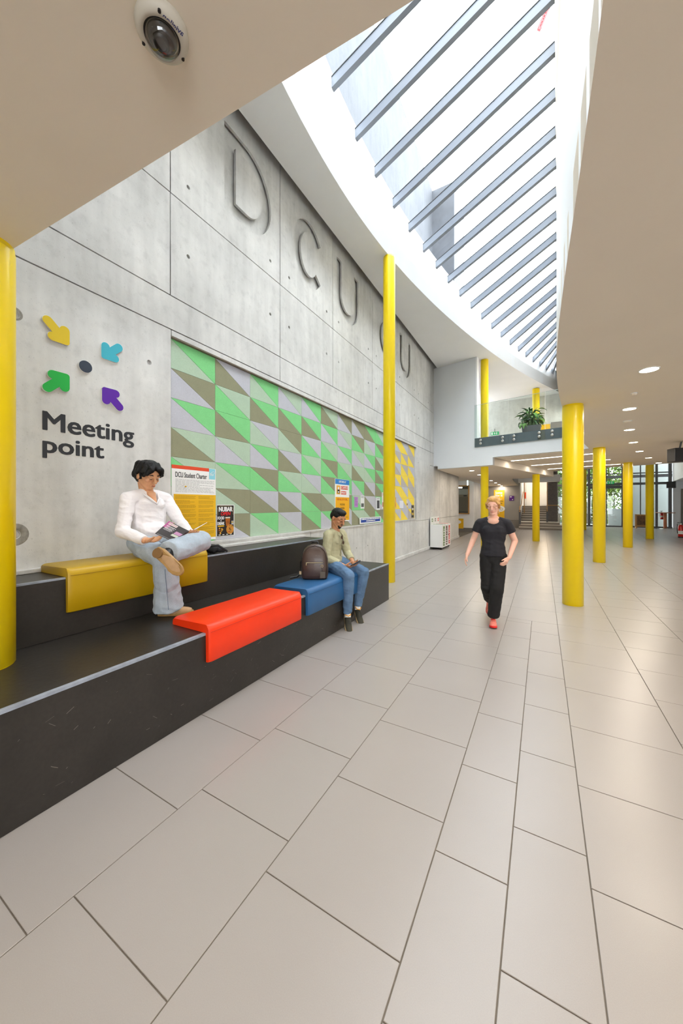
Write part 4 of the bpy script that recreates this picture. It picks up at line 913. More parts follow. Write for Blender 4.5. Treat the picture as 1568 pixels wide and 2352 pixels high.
p = at_y(1541, 1121, 30.3); speaker((p.x, p.y, p.z), .4, .3, .42, -.5, 'far black loudspeaker beside the glazed entrance', (p.x+.3, 30.98, p.z+.4))
p0_ = at_y(1553, 1118, 26.2)
dr = thing('door_1', 'pale door with grey frame in the right wall', 'door', (0, 0, 0)); dr['kind'] = 'structure'; del dr['category']
A, B = Vector((7.95, 31.0, 0)), Vector((9.1, 31.0, 0)); dd = (B-A).normalized(); nn = Vector((0,-1,0))
part('frame', MB().obox((A+B)/2+nn*.03+Vector((0,0,1.3)), (B-A)/2*1.12, nn*.03, Vector((0,0,1.3))), mat('door_frame_grey', rgb(120, 112, 104), .5), dr); part('leaf', MB().obox((A+B)/2+nn*.065+Vector((0,0,1.2)), (B-A)/2*.95, nn*.01, Vector((0,0,1.2))), M['mezz_paint'], dr)
for k in range(3): part('notice', MB().obox((A+B)/2+nn*.08-dd*.1+Vector((0,0,1.0+k*.38)), (B-A)/2*.3, nn*.003, Vector((0,0,.12))), M['greyink'], dr)

# ---- outside
struct('ground_outside', MB().box(-30, 40, 31.3, 90, -.3, -.05), mat('pale_paving', rgb(140, 140, 136), .8), 'pale paving outside the entrance')
fol = [mat('foliage_light', rgb(152, 178, 88), .6, var=.25, vscale=3), mat('foliage_mid', rgb(118, 148, 66), .6, var=.25, vscale=3)]
bark = mat('bark', rgb(96, 82, 66), .9, var=.2)
def tree(x, y, h, r, n, seed, fm, label):
    t = thing('tree', label, 'tree', (x, y, -.05), 'trees outside the entrance'); rr = random.Random(seed)
    part('trunk', MB().tube([(x, y, -.05), (x+.1, y, h*.35), (x-.1, y+.1, h*.7)], [.16, .12, .06], 8), bark, t)
    mb = MB()
    blobs = [(rr.uniform(-r, r)*.7, rr.uniform(-r, r)*.6, h*(.05+.92*rr.random()), r*rr.uniform(.32, .5)) for _ in range(34)]
    for k in range(n):
        b = rr.choice(blobs); u = Vector((rr.gauss(0,1), rr.gauss(0,1), rr.gauss(0,1))).normalized()*b[3]*rr.random()**.3
        c = Vector((x+b[0], y+b[1], max(.2, b[2])))+u; a = Vector((rr.gauss(0,1), rr.gauss(0,1), rr.gauss(0,.6))).normalized(); q = a.cross(Vector((0,0,1)) if abs(a.z) < .9 else Vector((1,0,0))).normalized(); s_ = rr.uniform(.055, .11)
        mb.add([c-a*s_*1.5, c+q*s_*.7, c+a*s_*1.5, c-q*s_*.7], [(0,1,2,3)])
    part('foliage', mb, fm, t, kind='stuff')
tree(1.2, 36.5, 7, 2.0, 7000, 1, fol[1], 'tree outside seen left of the entrance doors by the brick pier')
tree(3.5, 37.5, 7.5, 2.3, 10000, 2, fol[0], 'light green tree filling the left entrance door')
tree(5.3, 40.0, 8, 2.5, 10000, 3, fol[0], 'light green tree seen through the right entrance door')
tree(2.2, 43.0, 9, 3.4, 11000, 4, fol[1], 'taller tree farther back outside the entrance')
hg = thing('hedge', 'dense light green hedge filling the view through the entrance doors', 'hedge', (4, 38.5, -.05)); rr = random.Random(21); mb = MB()
for k in range(16000):
    x = rr.uniform(.6, 8.5); top = 3.6+1.2*math.sin(x*1.3)+.6*math.sin(x*3.1); c = Vector((x, 38.6+rr.uniform(-.9, .9), rr.uniform(.0, 1)*top)); a = Vector((rr.gauss(0,1), rr.gauss(0,1), rr.gauss(0,.6))).normalized(); q = a.cross(Vector((0,0,1)) if abs(a.z) < .9 else Vector((1,0,0))).normalized(); s_ = rr.uniform(.05, .10)
    mb.add([c-a*s_*1.5, c+q*s_*.8, c+a*s_*1.5, c-q*s_*.8], [(0,1,2,3)])
part('foliage', mb, mat('hedge_leaves', rgb(170, 192, 108), .6, var=.3, vscale=2), hg, kind='stuff')
hs = MB()
for k in range(9): hs.tube([(.9+k*.9, 38.6, -.05), (1.0+k*.9, 38.65, 2.6)], .05, 6)
part('stems', hs, bark, hg)
outw = mat('white_render', rgb(158, 162, 160), .7)
struct('wall_outside', MB().box(5.3, 14, 33.2, 34.2, 0, 7.5), outw, 'white rendered building wall outside right of the doors')
single('ramp_wall', MB().prism([(4.55, 34.5), (5.6, 34.5), (5.6, 34.8), (4.55, 34.8)], -.05, 1.25), outw, 'white low ramp wall outside the right entrance door', 'wall')
rl = thing('ramp_railing', 'white sloping railing beside the ramp wall outside', 'railing', (4.2, 34.6, 0))
part('rail', MB().tube([(3.5, 34.6, .35), (4.5, 34.6, 1.3)], .03, 6), outw, rl)
for k in range(5): part('baluster', MB().tube([(3.55+k*.22, 34.6, -.05), (3.55+k*.22, 34.6, .40+k*.21)], .02, 6), outw, rl)
# concrete blocks above the roof, seen through the skylight
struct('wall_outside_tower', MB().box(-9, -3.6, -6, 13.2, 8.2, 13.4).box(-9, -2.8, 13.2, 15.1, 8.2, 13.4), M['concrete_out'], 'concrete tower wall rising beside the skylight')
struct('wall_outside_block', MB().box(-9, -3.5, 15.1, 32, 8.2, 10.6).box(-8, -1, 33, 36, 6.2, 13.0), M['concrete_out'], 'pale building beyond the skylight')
cr = thing('crane_jib', 'red lattice crane jib far off in the sky above the skylight', 'crane', (0, 0, 0))
redc = mat('crane_red', rgb(170, 20, 24), .5)
def sk(px, py, d): return CP+(FW+RT*((px-784)/FPX)+Vector((0,0,(1160-py)/FPX)))*d
A, B = sk(1238, 66, 40), sk(1262, 6, 40); dv = (B-A); sv = dv.cross(FW).normalized()*.12
for s_ in (-1, 1): part('chord', MB().tube([A+sv*s_, B+sv*s_*1.4], .13, 5), redc, cr)
n_ = 9
for k in range(n_): part('brace', MB().tube([A+dv*(k/n_)+sv*(1 if k % 2 else -1), A+dv*((k+1)/n_)+sv*(-1 if k % 2 else 1)], .08, 4), redc, cr)
part('hook_block', MB().obox(A+Vector((0,0,-.05)), sv*1.6, FW*.1, dv.normalized()*.12), redc, cr)
# ================================================================== PEOPLE AND WHAT THEY HOLD
def at_x(px, py, x):
    r = FW+RT*((px-784)/FPX)+Vector((0,0,(1160-py)/FPX)); return CP+r*(x/r.x)
V = Vector
class Blob(MB):
    """closed rounded solids that are fused into one continuous skin by voxel remeshing"""
    def cap(s, p0, p1, r0, r1=None, flat=None, c0=True, c1=True, n=14):
        p0, p1 = V(p0), V(p1); r1 = r0 if r1 is None else r1; d = p1-p0; L = d.length
        d = d/L if L > 1e-6 else V((0,0,1))
        if flat: a = (V(flat[0])-d*V(flat[0]).dot(d)).normalized(); b = d.cross(a); ka, kb = 1.0, flat[1]
        else: a = d.cross(V((0,0,1)) if abs(d.z) < .9 else V((1,0,0))).normalized(); b = d.cross(a); ka = kb = 1.0
        prof = []
        k0 = min(1, kb)
        if c0: prof += [(p0-d*r0*k0*math.cos(t), r0*math.sin(t)) for t in np.linspace(.12, PI/2, 5)]
        else: prof += [(p0, r0*.02), (p0, r0)]
        m = max(2, int(L/.05)); prof += [(p0+d*L*i/m, r0+(r1-r0)*i/m) for i in range(1, m)]
        if c1: prof += [(p1+d*r1*k0*math.cos(t), r1*math.sin(t)) for t in np.linspace(PI/2, .12, 5)]
        else: prof += [(p1, r1), (p1, r1*.02)]
        return s.rings([[c+(a*math.cos(2*PI*k/n)*ka+b*math.sin(2*PI*k/n)*kb)*r for k in range(n)] for c, r in prof])
    def chain(s, pts, rs, **kw):
        for i in range(len(pts)-1): s.cap(pts[i], pts[i+1], rs[i], rs[i+1], **kw)
        return s
    def ell(s, c, F, S, U, rf, rs, ru, n=16):
        c = V(c); rings_ = []
        for t in np.linspace(.08, PI-.08, 11): rings_.append([c+U*ru*math.cos(t)+(F*rf*math.cos(2*PI*k/n)+S*rs*math.sin(2*PI*k/n))*math.sin(t) for k in range(n)])
        return s.rings(rings_[::-1])
    def fuse(s, voxel=.005, it=4, fac=.5, name='skin', folds=0, ff=14, crease=0):
        me = s.mesh('raw'); o = bpy.data.objects.new('raw', me); COL.objects.link(o)
        m = o.modifiers.new('r', 'REMESH'); m.mode = 'VOXEL'; m.voxel_size = voxel
        if it: q = o.modifiers.new('s', 'SMOOTH'); q.iterations = it; q.factor = fac
        out = eval_mesh(o, name); bpy.data.objects.remove(o); bpy.data.meshes.remove(me)
        if folds:
            n = len(out.vertices); co = np.empty(n*3); out.vertices.foreach_get('co', co); no = np.empty(n*3); out.vertex_normals.foreach_get('vector', no)
            co = co.reshape(-1, 3); no = no.reshape(-1, 3)
            for i in range(n):
                p = co[i]; f = noise.noise(V((p[0]*ff, p[1]*ff, p[2]*ff*.7)))+.5*noise.noise(V((p[0]*ff*2.3+7, p[1]*ff*2.3, p[2]*ff*1.2)))
                if crease: f = .5*f+crease*(.35-abs(noise.noise(V((p[0]*ff*.9+p[2]*ff*.5, p[1]*ff*.9+p[2]*ff*.6+3, p[2]*ff*1.5)))))*2
                w = 1.0
                co[i] = p+no[i]*folds*f*w
            out.vertices.foreach_set('co', co.reshape(-1))
        out.polygons.foreach_set('use_smooth', [True]*len(out.polygons)); out.update(); return out
def bpart(name, me, m, parent, label=None):
    me.transform(Matrix.Translation(-world_loc(parent))); return part(name, me, m, parent, label)
class HeadFrame:
    def __init__(s, c, f, up=(0,0,1), k=1.0):
        s.c = V(c); s.F = V(f).normalized(); s.S = V(up).cross(s.F).normalized(); s.U = s.F.cross(s.S); s.k = k
    def p(s, f, l, u): return s.c+(s.F*f+s.S*l+s.U*u)*s.k
    def ell(s, B, c, r): return B.ell(s.p(*c), s.F, s.S, s.U, r[0]*s.k, r[1]*s.k, r[2]*s.k)
    def cap(s, B, a, b, r0, r1=None): return B.cap(s.p(*a), s.p(*b), r0*s.k, (r0 if r1 is None else r1)*s.k)
def head(B, h, jaw=1.0, nose=1.0):
    h.ell(B, (-.012,0,.032), (.096,.075,.086)); h.ell(B, (.022,0,-.03), (.066,.060*jaw,.076)); h.ell(B, (.05,0,.03), (.045,.062,.05))
    h.ell(B, (.064,0,-.092), (.021,.025*jaw,.017))
    for s_ in (-1, 1):
        h.cap(B, (-.002,s_*.052*jaw,-.045), (.055,s_*.02,-.093), .018); h.cap(B, (.078,s_*.048,.02), (.09,s_*.008,.018), .011)
        h.ell(B, (.066,s_*.043,-.018), (.022,.018,.018)); h.ell(B, (.1,s_*.011,-.032), (.010,.008,.007))
        h.ell(B, (-.006,s_*.079,-.008), (.019,.008,.031)); h.ell(B, (.082,s_*.031,.0), (.011,.015,.008))
    h.cap(B, (.091,0,.014), (.115*nose,0,-.027), .0085, .0125); h.cap(B, (.09,-.018,-.057), (.09,.018,-.057), .0085); h.cap(B, (.089,-.015,-.068), (.089,.015,-.068), .0085)
    return B
def face_bits(root, h, hairm, skin_dark, lipm, brow=.0042, lid=True, mouth_u=-.062):
    for s_ in (-1, 1):
        part('eyebrow', MB().tube([h.p(.091,s_*.013,.025), h.p(.093,s_*.03,.031), h.p(.083,s_*.051,.025)], [brow*h.k, brow*1.1*h.k, brow*.6*h.k], 6), hairm, root)
        part('eyelashes', MB().tube([h.p(.0905,s_*.019,-.001), h.p(.0945,s_*.031,-.006), h.p(.0885,s_*.044,-.002)], [.0016*h.k, .0024*h.k, .0016*h.k], 6), hairm, root)
    part('lips', MB().tube([h.p(.0905,-.021,mouth_u), h.p(.0985,-.008,mouth_u+.002), h.p(.0995,0,mouth_u), h.p(.0985,.008,mouth_u+.002), h.p(.0905,.021,mouth_u)], [.003*h.k,.0055*h.k,.0055*h.k,.0055*h.k,.003*h.k], 6), lipm, root)
def hand(B, w, d, n, t, curl=(.5,.5,.4), k=1.0, spread=.05, thumb=(.6, .3), fl=(1,1,1,1)):
    """w wrist, d finger direction, n palm normal (palm side), t thumb side"""
    w, d, n, t = V(w), V(d).normalized(), V(n), V(t); n = (n-d*n.dot(d)).normalized(); t = d.cross(n) if d.cross(n).dot(t) > 0 else n.cross(d)
    c = w+d*.045*k
    B.cap(w, w+d*.03*k, .024*k, .026*k, flat=(t, .72)); B.cap(w+d*.025*k+t*.004*k, w+d*.08*k, .030*k, .039*k, flat=(t, .40)); B.cap(w+d*.03*k+t*.018*k+n*.006*k, w+d*.06*k+t*.02*k+n*.006*k, .014*k)
    for i, (off, ln) in enumerate(((.031, .072), (.0105, .080), (-.010, .075), (-.030, .060))):
        ln *= k*fl[i]; p = w+d*.082*k+t*off*k; a = 0; dirv = (d+t*spread*(1.5-i)).normalized()
        for j, (q, cu) in enumerate(zip((.44, .31, .25), curl)):
            a += cu; v = dirv*math.cos(a)+n*math.sin(a); e = p+v*ln*q*1.05; r = (.0092, .0084, .0076, .0066)[j]*k*(1.0 if i < 3 else .9)
            B.cap(p, e, r, r*.93, n=10); p = e
    p = w+d*.03*k+t*.026*k; v = (d*.75+t*thumb[0]+n*thumb[1]).normalized(); e = p+v*.034*k; B.cap(p, e, .0125*k, .0105*k, n=10)
    v = (d*1.0+t*thumb[0]*.35+n*thumb[1]*1.3).normalized(); e2 = e+v*.030*k; B.cap(e, e2, .0105*k, .0092*k, n=10); B.cap(e2, e2+(v+n*.2).normalized()*.022*k, .0092*k, .0075*k, n=10)
def shoe(root, heel, fd, up, L, mu, ms, name='shoe', label=None, w=.095, hh=.075, heel_block=False, lace=None, stripe=None, ankle_h=.09, mc=None):
    """heel: back of the sole underside; fd: toe direction; up: from sole into the foot"""
    heel, fd = V(heel), V(fd).normalized(); up = V(up); up = (up-fd*up.dot(fd)).normalized(); sd = up.cross(fd)
    P = lambda x, y, z: heel+fd*x*L+sd*y+up*z
    prof = [(0,.30),(.03,.36),(.15,.42),(.35,.40),(.5,.42),(.68,.50),(.82,.48),(.93,.36),(.98,.22),(1.0,.08)]
    pts = [(x, wy*w) for x, wy in prof]+[(x, -wy*w) for x, wy in prof[::-1]]
    so = MB(); th = .024
    def ring(z, k): return [P(.5+(x-.5)*k, y*k, z+(0.012 if heel_block and .36 < x < .52 else 0)*(1 if z < .01 else 0)+max(0, x-.75)*.05*(1 if z < .02 else 1)) for x, y in pts]
    so.rings([ring(0, .97), ring(.004, 1.0), ring(th-.004, 1.0), ring(th, .97)])
    B = Blob()
    ht = [(.06,.36,ankle_h),(.2,.40,ankle_h),(.36,.40,hh*1.0),(.55,.44,hh*.78),(.72,.47,hh*.62),(.86,.42,hh*.5),(.95,.26,hh*.34)]
    rs = []
    for x, wy, h_ in ht:
        rg = []
        for k in range(16):
            a = 2*PI*k/16; yy = math.cos(a)*wy*w; zz = math.sin(a); zz = th*.6+(h_ if zz > 0 else .012)*(abs(zz)**.8)*(1 if zz > 0 else -1)
            rg.append(P(x, yy, zz+max(0, x-.75)*.05))
        rs.append(rg)
    B.rings(rs)
    root_s = part(name, MB().add(*[[],[]]) if False else so, ms, root, label) if False else None
    up_me = B.fuse(.005, 3, .5, name)
    so_ = bpart(name, up_me, mu, root, label)
    part('sole', so, ms, so_)
    if heel_block: part('heel', MB().rings([[P(.12+.115*math.cos(2*PI*k/16)*(1 if math.cos(2*PI*k/16) < 0 else 1.3), .40*w*math.sin(2*PI*k/16), z) for k in range(16)] for z in (-.02, .004)], smooth=False), mc or ms, so_)
    if lace is not None:
        mb = MB()
        for j in range(4): x = .38+j*.075; z = hh*(1.02-.62*(x-.36)); mb.tube([P(x, -.022, z+.018), P(x+.03, 0, z+.024), P(x, .022, z+.018)], .0032, 5)
        part('laces', mb, lace, so_)
    if stripe is not None:
        part('collar', MB().tube([P(.04,0,ankle_h+.018), P(.1,.032,ankle_h+.012), P(.24,.034,ankle_h+.012), P(.33,0,hh+.028), P(.24,-.034,ankle_h+.012), P(.1,-.032,ankle_h+.012), P(.04,0,ankle_h+.018)], .006, 6), stripe, so_)
    return so_
def skin(nm, c): return mat(nm, c, .5, spec=.4, sss=.12, var=.04, vscale=30)
hair_black = mat('black_hair', rgb(14, 12, 12), .45, spec=.28, var=.3, vscale=30, bump=.5, bscale=90, stretch=(3, 3, .6))
denim_light = mat('light_denim', rgb(176, 188, 200), .9, spec=.2, var=.12, vscale=9, var2=.14, v2scale=260, bump=.2, bscale=260)
denim_blue = mat('blue_denim', rgb(100, 128, 160), .9, spec=.2, var=.22, vscale=8, var2=.16, v2scale=260, bump=.2, bscale=260)
knit = mat('white_knit', rgb(240, 236, 238), .9, spec=.2, bump=.55, bscale=16, sheen=.15, stretch=(1, 1, 1.8))

# ---------------------------------------------------------------- reader
skin1 = skin('skin_tan', rgb(214, 158, 118)); tan_suede = mat('tan_suede', rgb(186, 150, 112), .8, var=.1, vscale=20); sole_tan = mat('tan_sole', rgb(168, 130, 76), .7, var=.12, vscale=30)
pv, ch_, nb_ = V((-3.19,1.95,1.20)), V((-3.20,1.95,1.50)), V((-3.185,1.935,1.66))
rsh, lsh = V((-3.19,1.765,1.595)), V((-3.21,2.13,1.60)); rel, rwr = V((-3.13,1.685,1.315)), V((-2.87,1.715,1.25)); lel, lwr = V((-3.07,2.21,1.36)), V((-2.88,2.155,1.275))
rhp, rkn, ran = V((-3.13,1.86,1.175)), V((-2.72,1.80,1.09)), V((-2.80,1.89,.685)); lhp, lkn, lan = V((-3.13,2.05,1.175)), V((-2.775,2.20,1.205)), V((-2.60,1.765,1.165))
h1 = HeadFrame((-3.155,1.918,1.812), (.93,.10,-.34), (.10,.0,1), 1.07)
p1 = thing('person', 'seated person in white V-neck sweater and light jeans reading a magazine', 'person', (-3.15, 1.95, .59))
B = Blob(); head(B, h1, .98)
B.cap(h1.p(-.03,0,-.05), nb_+V((0,0,-.02)), .054, .062); B.cap(nb_+V((0,0,-.05)), ch_, .09, .115, flat=((0,1,0), .7)); B.cap(ch_, pv, .12, .12, flat=((0,1,0), .72))
B.chain([rsh, rel, rwr], [.05,.04,.027]); B.chain([lsh, lel, lwr], [.05,.04,.027]); B.cap(rsh, lsh, .055)
B.chain([rhp, rkn, ran], [.075,.055,.04]); B.chain([lhp, lkn, lan], [.075,.055,.04]); B.cap(ran, ran+V((.03,.03,-.04)), .035); B.cap(rhp, lhp, .09)
# skin in the neckline
vn = nb_+V((.045,.005,-.01)); 
B.cap(vn+V((.012,.0,.0)), vn+V((.072,.006,-.082)), .042, .010, flat=((0,1,0), .5))
hand(B, rwr, (.62,.50,.05), (.25,-.35,.9), (.3,-.8,.4), (.25,.35,.3), 1.05, .02, (.35,.5))
hand(B, lwr, (.8,-.35,.0), (.1,.3,.95), (.2,.9,.2), (.3,.4,.3), 1.05, .02, (.4,.4))
bpart('body', B.fuse(.0045, 3, .45, 'body'), skin1, p1)
S_ = Blob(); S_.cap(nb_+V((-.02,0,-.035)), ch_+V((0,0,.02)), .115, .165, flat=((0,1,0), .62)); S_.cap(ch_+V((0,0,.02)), pv+V((.01,0,.09)), .168, .152, flat=((0,1,0), .66)); S_.cap(pv+V((.01,0,.10)), pv+V((.015,-.005,-.02)), .155, .165, flat=((0,1,0), .72), c1=False)
S_.cap(rsh, nb_+V((-.01,-.03,-.02)), .066, .058); S_.cap(lsh, nb_+V((-.01,.03,-.02)), .066, .058); S_.ell(rsh+V((0,-.005,-.01)), V((1,0,0)), V((0,1,0)), V((0,0,1)), .066,.062,.074); S_.ell(lsh+V((0,.005,-.01)), V((1,0,0)), V((0,1,0)), V((0,0,1)), .066,.062,.074)
S_.chain([rsh, rel], [.064,.053]); S_.cap(rel, rwr, .055, .039, c1=False); S_.chain([lsh, lel], [.064,.053]); S_.cap(lel, lwr, .055, .039, c1=False)
S_.cap(ch_+V((.055,-.06,.05)), ch_+V((.055,.06,.05)), .065, .065); S_.cap(pv+V((.05,-.04,.10)), pv+V((.05,.04,.10)), .10)
bpart('sweater', S_.fuse(.006, 6, .5, 'sweater', folds=.0065, ff=9, crease=1.0), knit, p1, 'white V-neck sweater')
for a, b in ((rwr, rel), (lwr, lel)):
    d = (b-a).normalized(); part('cuff', MB().tube([a-d*.004, a+d*.03, a+d*.05], [.0385,.042,.044], 18), knit, p1)
col_ = [vn+V((-.10,0,.045)), vn+V((-.065,-.062,.028)), vn+V((-.005,-.068,.0)), vn+V((.055,-.035,-.05)), vn+V((.086,.006,-.098)), vn+V((.055,.045,-.05)), vn+V((-.005,.072,.0)), vn+V((-.065,.062,.028)), vn+V((-.10,0,.045))]
part('collar', MB().tube(col_, .009, 8), knit, p1)
J_ = Blob(); J_.cap(rhp+V((-.02,0,.03)), lhp+V((-.02,0,.03)), .115); J_.cap(pv+V((0,0,-.02)), pv+V((.02,0,.06)), .15, .14, flat=((0,1,0), .72))
J_.cap(rhp, rkn, .105, .088); J_.cap(rkn, rkn*.5+ran*.5, .090, .098); J_.cap(rkn*.5+ran*.5, ran+V((0,0,-.035)), .098, .122, flat=((.45,.9,0), .82), c1=False)
J_.cap(lhp, lkn, .108, .094); J_.cap(lkn, lkn*.5+lan*.5, .095, .098); J_.cap(lkn*.5+lan*.5, lan*1.04-lkn*.04, .098, .092, c1=False)
bpart('jeans', J_.fuse(.007, 5, .5, 'jeans', folds=.008, ff=8, crease=.9), denim_light, p1, 'light wash wide leg jeans')
part('sock', MB().tube([lan*.9+lkn*.1, lan, lan+(lan-lkn).normalized()*.05+V((0,0,-.03))], [.05,.047,.045], 14), M['black'], p1)
sd_ = mat('denim_seam', rgb(96, 116, 140), .9)
tq = [rkn*.98+ran*.02+V((.07,-.045,-.06))+(ran-rkn)*(i/6*.86)+V((.028*i/6,-.018*i/6,0)) for i in range(7)]
part('side_seam', MB().tube(tq, .0022, 5), sd_, p1)
shoe(p1, (-2.87,1.845,.592), (.50,.38,0), (0,0,1), .285, tan_suede, sole_tan, 'shoe', 'tan suede ankle shoe on the step', hh=.085, ankle_h=.10)
hl = CP+(FW+RT*((356-784)/FPX)+V((0,0,(1160-1263)/FPX)))*2.72
tdir = (RT*.20+V((0,0,-.165))+V((.30,-.55,0))*.06)
camd = (CP-hl).normalized()
shoe(p1, hl, tdir, -(camd*.9+V((0,0,-.25))+RT*-.2), .285, tan_suede, sole_tan, 'shoe', 'tan suede ankle shoe of the crossed leg, sole to the viewer', w=.10, hh=.085, ankle_h=.09, heel_block=True, mc=mat('heel_brown', rgb(132, 98, 56), .7))
Hr = Blob(); h1.ell(Hr, (-.02,0,.045), (.104,.087,.088)); h1.ell(Hr, (-.04,0,.0), (.078,.083,.085)); h1.ell(Hr, (.01,.0,.095), (.08,.075,.045))
for s_ in (-1, 1):
    h1.cap(Hr, (.045,s_*.01,.105), (.088,s_*.045,.078), .028, .026); h1.cap(Hr, (.088,s_*.045,.078), (.078,s_*.073,.035), .026, .018); h1.cap(Hr, (.02,s_*.05,.10), (.05,s_*.078,.05), .03, .024)
    h1.cap(Hr, (.078,s_*.072,.04), (.06,s_*.08,.012), .016, .009); h1.cap(Hr, (-.02,s_*.06,.09), (-.02,s_*.088,.02), .03, .02); h1.cap(Hr, (-.06,s_*.05,.08), (-.07,s_*.07,-.02), .035, .02); h1.cap(Hr, (.02,s_*.083,.03), (.022,s_*.082,-.005), .012, .007)
h1.cap(Hr, (.06,.02,.10), (.098,.012,.088), .022, .016)
bpart('hair', Hr.fuse(.005, 2, .4, 'hair', folds=.004, ff=45), hair_black, p1, 'black wavy hair parted in the middle')
face_bits(p1, h1, hair_black, skin1, mat('lips_tan', rgb(172, 100, 84), .5))
# magazine
mg = thing('magazine', 'open magazine with black and pink cover held by the seated reader', 'magazine', (-2.74, 1.9, 1.23))
sb, stp, lb, tl = at_x(398,1244,-2.70), at_x(437,1221,-2.80), at_x(355.6,1225.5,-2.68), at_x(388,1196.6,-2.78)
rt_t = at_x(476,1200,-2.92); rt_b = sb+(rt_t-stp)
def leafq(a, b, c, d, th, m, name, par):
    n = (b-a).cross(d-a).normalized()*th
    mb = MB().add([a,b,c,d,a+n,b+n,c+n,d+n], [(3,2,1,0),(4,5,6,7),(0,1,5,4),(1,2,6,5),(2,3,7,6),(3,0,4,7)]); return part(name, mb, m, par)
cov = mat('magazine_cover', rgb(38, 28, 34), .3, coat=.3)
camv = (CP-sb).normalized()
n1 = (stp-sb).cross(lb-sb).normalized(); n1 = n1 if n1.dot(camv) > 0 else -n1
def uv(u, v, off=0): return sb+(stp-sb)*v+(lb-sb)*u+(tl-lb-stp+sb)*(u*v)+n1*off
def patch(u0, u1, v0, v1, m, name, off=.0012): return part(name, MB().add([uv(u0,v0,off),uv(u1,v0,off),uv(u1,v1,off),uv(u0,v1,off)], [(0,1,2,3)]), m, cv)
cv = part('cover', MB().add([uv(0,0),uv(1,0),uv(1,1),uv(0,1),uv(0,0,-.001),uv(1,0,-.001),uv(1,1,-.001),uv(0,1,-.001)], [(0,1,2,3),(7,6,5,4),(0,4,5,1),(1,5,6,2),(2,6,7,3),(3,7,4,0)]), cov, mg)
part('pages', MB().add([uv(0,0,-.001),uv(.99,.01,-.001),uv(.99,.99,-.001),uv(0,1,-.001),uv(0,0,-.008),uv(.98,.02,-.005),uv(.98,.98,-.005),uv(0,1,-.008)], [(0,1,2,3),(7,6,5,4),(0,4,5,1),(1,5,6,2),(2,6,7,3),(3,7,4,0)]), M['paper'], mg)
n2 = (rt_t-stp).cross(sb-stp).normalized()
part('pages', MB().add([sb,stp,rt_t,rt_b,sb+n2*.007,stp+n2*.007,rt_t+n2*.005,rt_b+n2*.005], [(0,1,2,3),(7,6,5,4),(0,4,5,1),(1,5,6,2),(2,6,7,3),(3,7,4,0)]), M['paper'], mg)
patch(.80, 1, .55, 1.0, pm('cover_pink', 176, 86, 140), 'print_block', .0008); patch(.55, .93, .80, .95, pm('cover_label', 226, 208, 206), 'print_block')
tq_ = text('EMPOWER', .1, .0003, 0); fit(tq_, 1, 1)
for v in tq_.vertices: u_, w_ = v.co.x, v.co.y; v.co = uv(.90-.33*u_ if False else .91-.34*u_, .835+.08*w_, .0018)
bpart('title', tq_, pm('cover_red', 150, 30, 60), mg)
for k in range(6): patch(.50+(k%2)*.06, .92, .70-k*.055, .725-k*.055, pm('cover_text', 190, 186, 188) if k % 3 else M['paper'], 'print_line')
patch(.08, .40, .42, .62, pm('cover_mauve', 190, 140, 176), 'print_block'); patch(.10, .42, .26, .40, pm('cover_sage', 196, 200, 180), 'print_block'); patch(.05, .92, .03, .06, M['greyink'], 'print_line')
# black soft bag behind the reader
bg_ = thing('soft_bag', 'black soft bag lying on the upper step behind the reader', 'bag', (-3.15, 2.58, 1.02))
Bb = Blob(); Bb.cap((-3.22,2.42,1.09), (-3.12,2.66,1.075), .085, .055, flat=((.7,-.3,0), .7)); Bb.cap((-3.2,2.5,1.13), (-3.1,2.62,1.06), .05, .04); Bb.cap((-3.16,2.6,1.07), (-3.06,2.72,1.045), .05, .028)
blk = mat('black_nylon', rgb(26, 25, 28), .7, bump=.3, bscale=40)
bpart('bag_body', Bb.fuse(.008, 4, .5, 'bag_body', folds=.010, ff=16), blk, bg_); part('strap', MB().tube([(-3.1,2.55,1.10), (-3.03,2.62,1.11), (-3.0,2.70,1.05), (-3.05,2.76,1.03)], .012, 8), blk, bg_)

# ---------------------------------------------------------------- phone user
skin2 = skin('skin_brown', rgb(196, 140, 102)); shirtm = mat('olive_shirt', rgb(182, 178, 146), .85, spec=.2, var=.08, vscale=10, bump=.1, bscale=300)
pv, ch_, nb_ = V((-2.53,4.15,.775)), V((-2.50,4.16,1.03)), V((-2.475,4.165,1.205))
rsh, lsh = V((-2.475,3.975,1.14)), V((-2.49,4.35,1.135)); rel, rwr = V((-2.48,3.93,.845)), V((-2.265,4.01,.745)); lel, lwr = V((-2.40,4.37,.865)), V((-2.225,4.20,.765))
rhp, rkn, ran = V((-2.50,4.06,.755)), V((-2.085,3.815,.665)), V((-2.13,3.875,.205)); lhp, lkn, lan = V((-2.50,4.25,.755)), V((-2.075,4.225,.645)), V((-2.15,4.19,.215))
h2 = HeadFrame((-2.43,4.145,1.362), (.93,-.22,-.40), (0,0,1), 1.10)
p2 = thing('person', 'seated person in olive shirt and blue jeans looking at a phone', 'person', (-2.4, 4.1, 0))
B = Blob(); head(B, h2, .97, 1.02)
B.cap(h2.p(-.03,0,-.05), nb_+V((0,0,-.02)), .052, .06); B.cap(nb_+V((0,0,-.05)), ch_, .07, .10, flat=((0,1,0), .6)); B.cap(ch_, pv, .105, .105, flat=((0,1,0), .72)); B.cap(rsh, lsh, .05)
B.chain([rsh, rel], [.048,.038]); B.cap(rel, rwr, .042, .029); B.chain([lsh, lel], [.048,.038]); B.cap(lel, lwr, .042, .029)
B.chain([rhp, rkn, ran], [.075,.05,.038]); B.chain([lhp, lkn, lan], [.075,.05,.038]); B.cap(rhp, lhp, .085)
